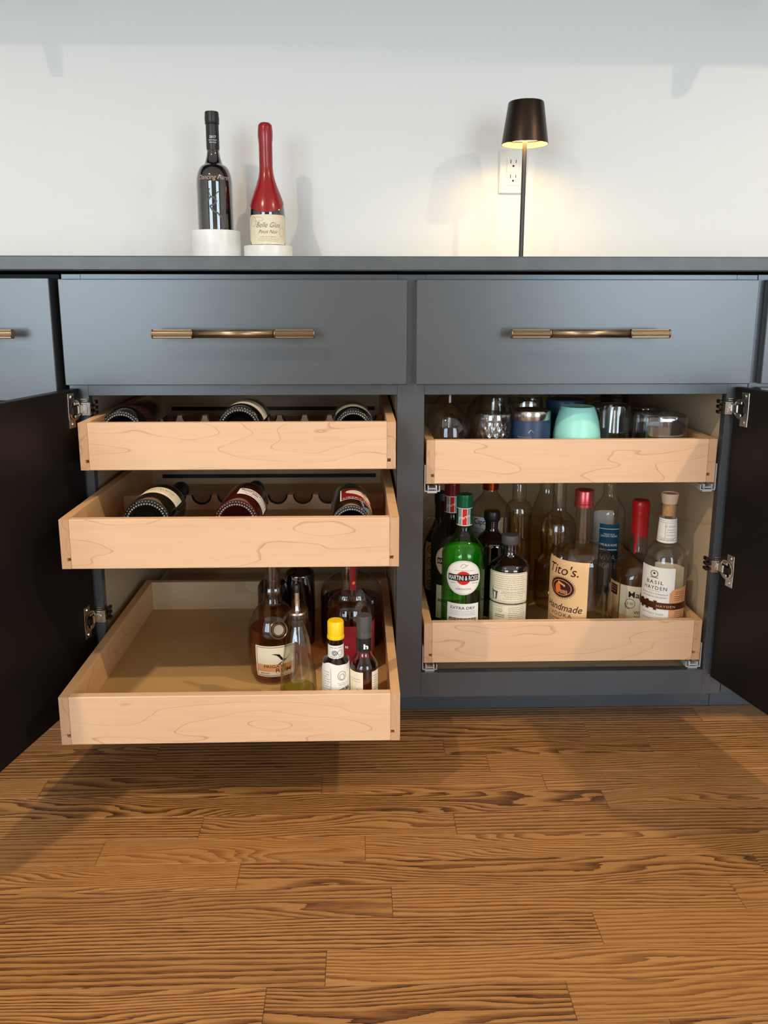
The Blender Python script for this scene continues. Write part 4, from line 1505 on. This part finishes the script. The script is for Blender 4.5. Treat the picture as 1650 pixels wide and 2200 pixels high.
pf = prof_bottle(.0350, .0150, .2980, .2200, .2640, kind='s')
t = bottle('tequila_bottle', 'clear tequila bottle with a deep blue and teal label', .5555, .2500, SZ, pf, 'clear', 'pale', .050,
           cap_prof(.0170, .2985, .3180), 'blackcap', group=G_SP)
q = lab(t, pf, .12)
q.rect(-.0235, .0200, .040, .2010, 'teal', 0)
lo_ = q.done('front_label', t)
q = lab(t, pf, .12)
q.rect(-.0235, .0200, .1900, .1912, 'white_i', 1)
q.text('TEQUILA', -.002, .1790, .0030, 'white_i', 1, width=.024)
q.text('CANTERA NEGRA', -.002, .1745, .0042, 'white_i', 1, width=.036)
q.text('100% BLUE AGAVE', -.002, .1545, .0052, 'white_i', 1, width=.037, bold=.012)
q.rect(-.0200, .0165, .1430, .1445, 'white_i', 1)
q.rect(-.0235, .0200, .0400, .1400, 'teal_d', 1)
q.text('VIVA', -.003, .1260, .0130, 'sage_p', 2, width=.034, bold=-.01)
q.text('AGAVE', -.003, .1080, .0120, 'sage_p', 2, width=.038, bold=-.01)
q.done('lettering', lo_)
WB(t, pf, .5, -.026, .026, .10, .215)

pf = prof_bottle(.0520, .0158, .2600, .1080, .1480, kind='round', base=.008)
i_ = [k for k, v in enumerate(pf) if v[1] > .1485][0]
pf = pf[:i_] + [(.0172, .1500), (.0180, .170), (.0166, .200)] + pf[i_:]
t = bottle('whisky_bottle', 'squarish clear whisky bottle with dripping red wax neck', .5940, .1640, SZ, pf, 'clear', 'honey', .030, group=G_SP,
           sq=lambda z: 2.0 + 1.0 * max(0.0, min(1.0, (.125 - z) / .03)))
bm = bmesh.new()
na = 48
drips = {30: .050, 31: .046, 32: .02, 38: .012, 39: .018, 40: .010, 44: .040, 45: .052, 46: .040, 8: .03, 18: .035}
G = []
for k in range(na):
    a = 2 * PI * k / na
    zb_ = .1985 - drips.get(k, 0.004 * math.sin(k * 1.3) + .003) * .9
    colv = []
    for j in range(15):
        z = zb_ + (.2640 - zb_) * j / 14
        r = prof_r(pf, min(z, .255)) + .0016
        if z > .235:
            r = .0182 + .0006 * math.sin(z * 500)
        colv.append(bm.verts.new((r * math.cos(a), r * math.sin(a), z)))
    G.append(colv)
for k in range(na):
    for j in range(14):
        bm.faces.new((G[k][j], G[(k + 1) % na][j], G[(k + 1) % na][j + 1], G[k][j + 1]))
tv = [bm.verts.new((.0158 * math.cos(2 * PI * k / na), .0158 * math.sin(2 * PI * k / na), .2685)) for k in range(na)]
for k in range(na):
    bm.faces.new((G[k][14], G[(k + 1) % na][14], tv[(k + 1) % na], tv[k]))
bm.faces.new(tv)
setp(build('wax_seal', bm, M['wax2'], t, True, 50), 'bright red wax dripping down the neck')
q = lab(t, pf, -.02, .050)
q.rect(-.0300, .060, .012, .0950, 'paper', 0)
q.rect(-.066, -.032, .012, .0960, 'kraft', 0)
lo_ = q.done('front_label', t)
q = lab(t, pf, -.02, .050)
q.text("Maker's", .0165, .0770, .0130, 'ink', 1, width=.056, bold=.012)
q.text('Mark', .0310, .0570, .0120, 'ink', 1, width=.036, bold=.010)
q.ring(-.0075, .0570, .0098, .0105, .0009, 'ink', 1, 28)
q.text('S IV', -.0075, .0570, .0055, 'ink', 1, width=.0135)
q.poly([(-.019, .0560), (-.0165, .0575), (-.0140, .0480), (-.0080, .0465), (-.0100, .0440), (-.0160, .0470)], 'grey_ink', 1)
q.text('WHISKY', .0180, .0385, .0065, 'ink', 1, width=.036, bold=.006)
q.lines(.000, .036, (.0290, .0250, .0210), 'brown_ink', .0018)
q.rect(-.059, -.037, .0680, .0900, 'brown_ink', 1)
q.lines(-.058, -.038, (.074, .080, .085), 'kraft', .002)
q.lines(-.060, -.037, [.062 - .004 * k for k in range(8)], 'grey_ink', .0012)
q.done('lettering', lo_)

pf = prof_bottle(.0425, .0150, .2840, .1620, .2060, kind='round', base=.008)
i_ = [k for k, v in enumerate(pf) if v[1] > .2065][0]
pf = pf[:i_] + [(.0182, .2065), (.0178, .2120), (.0158, .250)] + pf[i_:]
t = bottle('whiskey_bottle', 'clear bourbon bottle with cork stopper and a bronze band, front right of lower tray', .6155, .0690, SZ, pf, 'clear', 'honey', .025, group=G_SP)
setp(lathe_obj('cork', [(0, .262), (.0128, .262), (.0134, .288), (0, .288)], M['cork'], t, 30), 'cork in the bottle mouth')
setp(lathe_obj('stopper_top', [(0, .2860), (.0140, .2862), (.0170, .3050), (.0165, .3065), (.0145, .3065), (.0140, .3050), (0, .3045)], M['corkw'], t, 36), 'turned wooden stopper')
nk = [(.0188, .2060), (.0162, .2600)]
q = Print(on_lathe(nk, t['face']))
q.rect(-.045, .045, .2085, .2570, 'white_p', 0)
lo_ = q.done('neck_label', t)
q = Print(on_lathe(nk, t['face']))
for z in (.2130, .2180, .2490, .2530):
    q.rect(-.03, .03, z, z + .0005, 'grey_ink', 1)
q.text('BASIL HAYDEN', .001, .2155, .0028, 'grey_ink', 1, width=.026)
q.text('B.Y. HAYDEN', .006, .2420, .0030, 'grey_ink', 1, width=.020)
q.lines(-.002, .016, (.2350, .2300, .2240), 'grey_ink', .0014)
q.rect(-.0035, -.0030, .2190, .2490, 'grey_ink', 1)
q.done('lettering', lo_)
q = lab(t, pf, -.40)
q.rect(-.036, .0385, .0900, .1640, 'white_p', 0)
q.rect(-.036, .0340, .0120, .0900, 'white_p', 0)
q.poly([(.0300, .0120), (.0720, .0120), (.0720, .0790), (.0300, .0790)], 'orange_p', 1)
q.poly([(.0300, .0920), (.0720, .0920), (.0720, .1260), (.0360, .1200), (.0300, .1130)], 'orange_p', 1)
lo_ = q.done('front_label', t)
q = lab(t, pf, -.40)
q.text('BASIL', .0000, .1330, .0072, 'ink', 2, width=.034, spacing=1.25)
q.text('HAYDEN', .0010, .1215, .0075, 'ink', 2, width=.046, spacing=1.25)
q.ring(-.0015, .1500, .0082, .0075, .0020, 'grey_ink', 2, 24)
q.ell(-.0015, .1510, .0022, .0022, 'ink', 2, 12)
q.rect(-.0097, .0067, .1415, .1430, 'grey_ink', 2)
q.rect(-.013, .011, .1145, .1150, 'grey_ink', 2)
q.text('KENTUCKY STRAIGHT', .0005, .1090, .0030, 'grey_ink', 2, width=.054)
q.text('BOURBON WHISKEY', .0005, .1030, .0030, 'grey_ink', 2, width=.050)
q.text('ARTFULLY AGED', -.001, .0680, .0030, 'grey_ink', 2, width=.044)
q.text('KENTUCKY & OAK', .000, .0560, .0028, 'grey_ink', 2, width=.044)
q.lines(.0390, .0600, (.115, .111, .106, .102, .098), 'brown_ink', .0014, 3)
q.lines(.0390, .0600, [.074 - .004 * k for k in range(9)], 'brown_ink', .0012, 3)
q.done('lettering', lo_)
bm = bmesh.new()
fm = on_lathe(pf, t['face'] - .40)
n = 60
for row in ((.0795, .0925),):
    ra = []
    for k in range(n + 1):
        s = -.045 + .125 * k / n
        ra.append([bm.verts.new(fm(s, z, ly)) for z, ly in ((row[0], 2), (row[0], 6), (row[1], 6), (row[1], 2))])
    for a, b in zip(ra, ra[1:]):
        for j in range(4):
            bm.faces.new((a[j], b[j], b[(j + 1) % 4], a[(j + 1) % 4]))
for s in (-.024, -.012, .004):
    for zz in ((.0765, .0955),):
        vs = [bm.verts.new(fm(s + dx, z, ly)) for ly in (5, 9) for dx, z in ((-.0035, zz[0]), (.0035, zz[0]), (.0020, .080), (.0020, .092), (.0035, zz[1]), (-.0035, zz[1]), (-.0020, .092), (-.0020, .080))]
        bm.faces.new(vs[8:])
        for j in range(8):
            bm.faces.new((vs[j], vs[(j + 1) % 8], vs[8 + (j + 1) % 8], vs[8 + j]))
bd = setp(build('band', bm, M['belt'], t), 'bronze band round the label')
q = lab(t, pf, -.40)
q.text('HAYDEN', .024, .0860, .0045, 'kraft', 12, width=.034, spacing=1.2)
q.done('lettering', bd)
WB(t, pf, -.25, -.034, .030, .080, .150, 'paper')

pf = prof_bottle(.0400, .0150, .2450, .1300, .2050, kind='s')
t = bottle('liqueur_bottle', 'dark brown jug-shaped bottle with ring handle and swirl label, far left of lower tray', .1880, .2850, SZ, pf, 'brownglass', None, 0,
           cap_prof(.0165, .2420, .2600), 'blackcap', group=G_SP)
bm = bmesh.new()
for k in range(20):
    for j in range(8):
        pass
ringv = []
for k in range(20):
    a = 2 * PI * k / 20
    c = Vector((-.0250 + .0130 * math.cos(a), -.012, .1900 + .0150 * math.sin(a)))
    rw = []
    for j in range(8):
        b2 = 2 * PI * j / 8
        d_ = Vector((math.cos(a) * math.cos(b2), math.sin(b2), math.sin(a) * math.cos(b2))) * .0035
        rw.append(bm.verts.new(c + d_))
    ringv.append(rw)
for k in range(20):
    for j in range(8):
        bm.faces.new((ringv[k][j], ringv[(k + 1) % 20][j], ringv[(k + 1) % 20][(j + 1) % 8], ringv[k][(j + 1) % 8]))
build('ring_handle', bm, M['clear2'], t, True, 60)
q = lab(t, pf, -.55)
q.rect(-.022, .024, .040, .150, 'kraft', 0)
lo_ = q.done('front_label', t)
q = lab(t, pf, -.55)
for z in (.055, .080, .108, .135):
    q.ring(-.002, z, .010, .009, .0018, 'ink', 1, 20)
    q.ring(.000, z, .005, .0045, .0016, 'ink', 1, 16)
    q.stroke([(.008, z - .004), (.014, z - .012), (.008, z - .016)], .002, 'ink', 1)
q.done('swirl_print', lo_)

# ---- upper right tray: drinking glasses
TZ = .5170


def tumbler_prof(rt, rm, rb, H, wall=.0022, bot=.010):
    """Upside down: rim (radius rt) on the tray, base (rb) on top."""
    out = [(rt, 0), (rm, H * .45), (rb + .001, H - .006), (rb, H - .002), (rb - .003, H), (0, H - .001)]
    inn = [(0, H - bot), (rb - wall - .001, H - bot), (rm - wall, H * .45), (rt - wall, 0), (rt, 0)]
    return out + inn


def glass_thing(name, label, x, y, prof, mat, seg=48, cat='glass', **kw):
    t = thing(name, label, cat, (x, y, TZ), group=G_GL)
    lathe_obj('glass_body', prof, M[mat], t, seg, 40, **kw)
    return t


def stem_glass(label, x, y, rim, rmax, hb, H):
    pf = [(rim, 0), (rim * 1.08, hb * .18), (rmax, hb * .42), (rmax * .97, hb * .60), (rmax * .82, hb * .80), (rmax * .50, hb * .93), (.012, hb * .985), (.0050, hb * 1.03),
          (.0042, hb * 1.12), (.0042, H - .012), (.007, H - .006), (.032, H - .002), (.033, H), (0, H + .0005)]
    t = thing('wine_glass', label, 'glass', (x, y, TZ), group=G_GL)
    lathe_obj('bowl', pf[:8], M['clear'], t, 56, 60)
    lathe_obj('stem', pf[7:12] + [(.0, H - .001)], M['clear2'], t, 24, 60)
    lathe_obj('foot', [(.0065, H - .0062), (.032, H - .002), (.033, H), (0, H + .0005)], M['clear'], t, 40, 60)


stem_glass('upside-down clear wine glass at the front left of the upper tray', .1775, .0740, .0335, .0410, .1230, .2050)
stem_glass('wide upside-down wine glass behind the cut crystal tumbler', .2640, .1690, .0370, .0450, .1330, .2080)
stem_glass('upside-down wine glass in the back left corner of the upper tray', .1800, .1800, .0330, .0385, .1280, .2060)


def cut(r, a, z):
    if .006 < z < .088:
        return r - .0022 * abs(math.sin(9 * a + z * 130)) * abs(math.sin(9 * a - z * 130)) + .0008
    return r


H = .1075
pfc = [(.0362, 0), (.0366, .004)] + [(.0366 - .0012 * k / 40, .006 + .084 * k / 40) for k in range(41)] + [(.0352, .094), (.0356, .1020), (.0340, H), (0, H - .001)]
pfc += [(0, H - .016), (.0290, H - .016), (.0325, .02), (.0335, 0), (.0362, 0)]
glass_thing('tumbler', 'diamond-cut crystal tumbler upside down in the front row', .2605, .0660, pfc, 'crystal', 108, rfun=cut)

t = thing('tumbler', 'navy tumbler with bright steel base band upside down in the front row', 'tumbler', (.3345, .0670, TZ), group=G_GL)
lathe_obj('coated_body', [(.0355, 0), (.0366, .004), (.0366, .0950), (.0362, .0958), (.0330, .0958), (.0330, 0), (.0355, 0)], M['navy'], t, 56)
setp(lathe_obj('steel_base', [(.0360, .0956), (.0362, .0960), (.0362, .1100), (.0350, .1130), (.0320, .1145), (.0300, .1135), (0, .1125)], M['steel'], t, 56), 'bright steel base band')
fa = facing(.3345, .067)
q = Print(on_lathe([(.0367, 0), (.0367, .095)], fa))
q.text('Emerald Bay', -.013, .0640, .0038, 'sage_p', 0, width=.028, rot=PI)
q.stroke([(-.0050, .0730), (.0000, .0790), (.0060, .0730)], .0016, 'steel', 0)
q.done('logo_print', t)

pf = [(.0395, 0), (.0420, .008), (.0448, .035), (.0455, .052), (.0443, .070), (.0408, .090), (.0358, .107), (.0325, .1155), (.0305, .1190), (.0290, .1185), (0, .1175)]
t = thing('tumbler', 'mint green rounded stemless tumbler upside down in the front row', 'tumbler', (.4245, .0720, TZ), group=G_GL)
lathe_obj('glazed_body', pf, M['mint'], t, 64, 50)


def ribbed(r, a, z):
    return r + .0007 * math.sin(14 * a) if .01 < z < .09 else r


glass_thing('tumbler', 'clear ribbed glass tumbler upside down right of the mint one', .5040, .0980, tumbler_prof(.0340, .0350, .0300, .1200), 'clear2', 84, rfun=ribbed)
H = .1050
pfs = [(.0400, 0), (.0415, .01), (.0420, .05), (.0425, H - .012), (.0425, H - .003), (.0400, H), (0, H - .002), (0, H - .022), (.0380, H - .022), (.0390, .05), (.0380, 0), (.0400, 0)]
glass_thing('rocks_glass', 'square heavy-based rocks glass upside down at the right end', .5870, .0700, pfs, 'crystal', 64, sq=4.5)

t = thing('tumbler', 'tall navy tumbler standing behind the mint one', 'tumbler', (.4230, .1640, TZ), group=G_GL)
lathe_obj('coated_body', [(.0370, 0), (.0380, .004), (.0380, .1180), (.0365, .1220), (0, .1220)], M['navy'], t, 56)
for x, y, r, h, mat, lb in ((.3440, .1660, .0375, .1260, 'clear2', 'clear stemless glass upside down behind the steel-banded tumbler'),
                            (.5810, .1690, .0395, .0950, 'clear2', 'low clear glass upside down behind the rocks glass'),
                            (.5020, .1870, .0360, .1080, 'clear2', 'clear glass upside down behind the ribbed tumbler'),
                            (.3000, .2750, .0375, .1240, 'clear2', 'clear glass in the back row behind the wide wine glass'),
                            (.3820, .2650, .0375, .1230, 'clear2', 'clear glass in the back row left of the navy tumblers'),
                            (.4640, .2720, .0370, .1200, 'clear2', 'clear glass in the back row behind the tall navy tumbler'),
                            (.5440, .2750, .0365, .1120, 'clear2', 'clear glass in the back row behind the ribbed tumbler'),
                            (.6180, .2500, .0330, .0980, 'clear2', 'small clear glass in the back row by the right side')):
    glass_thing('tumbler', lb, x, y, tumbler_prof(r, r * 1.03, r * .86, h), mat, 48)
t = thing('tumbler', 'black-based tumbler deep in the back row', 'tumbler', (.5850, .3560, TZ), group=G_GL)
lathe_obj('coated_body', [(.0330, 0), (.0340, .004), (.0320, .1180), (.0300, .1215), (.0270, .1215), (.0250, .1180), (0, .1180)], M['blackcap'], t, 48)
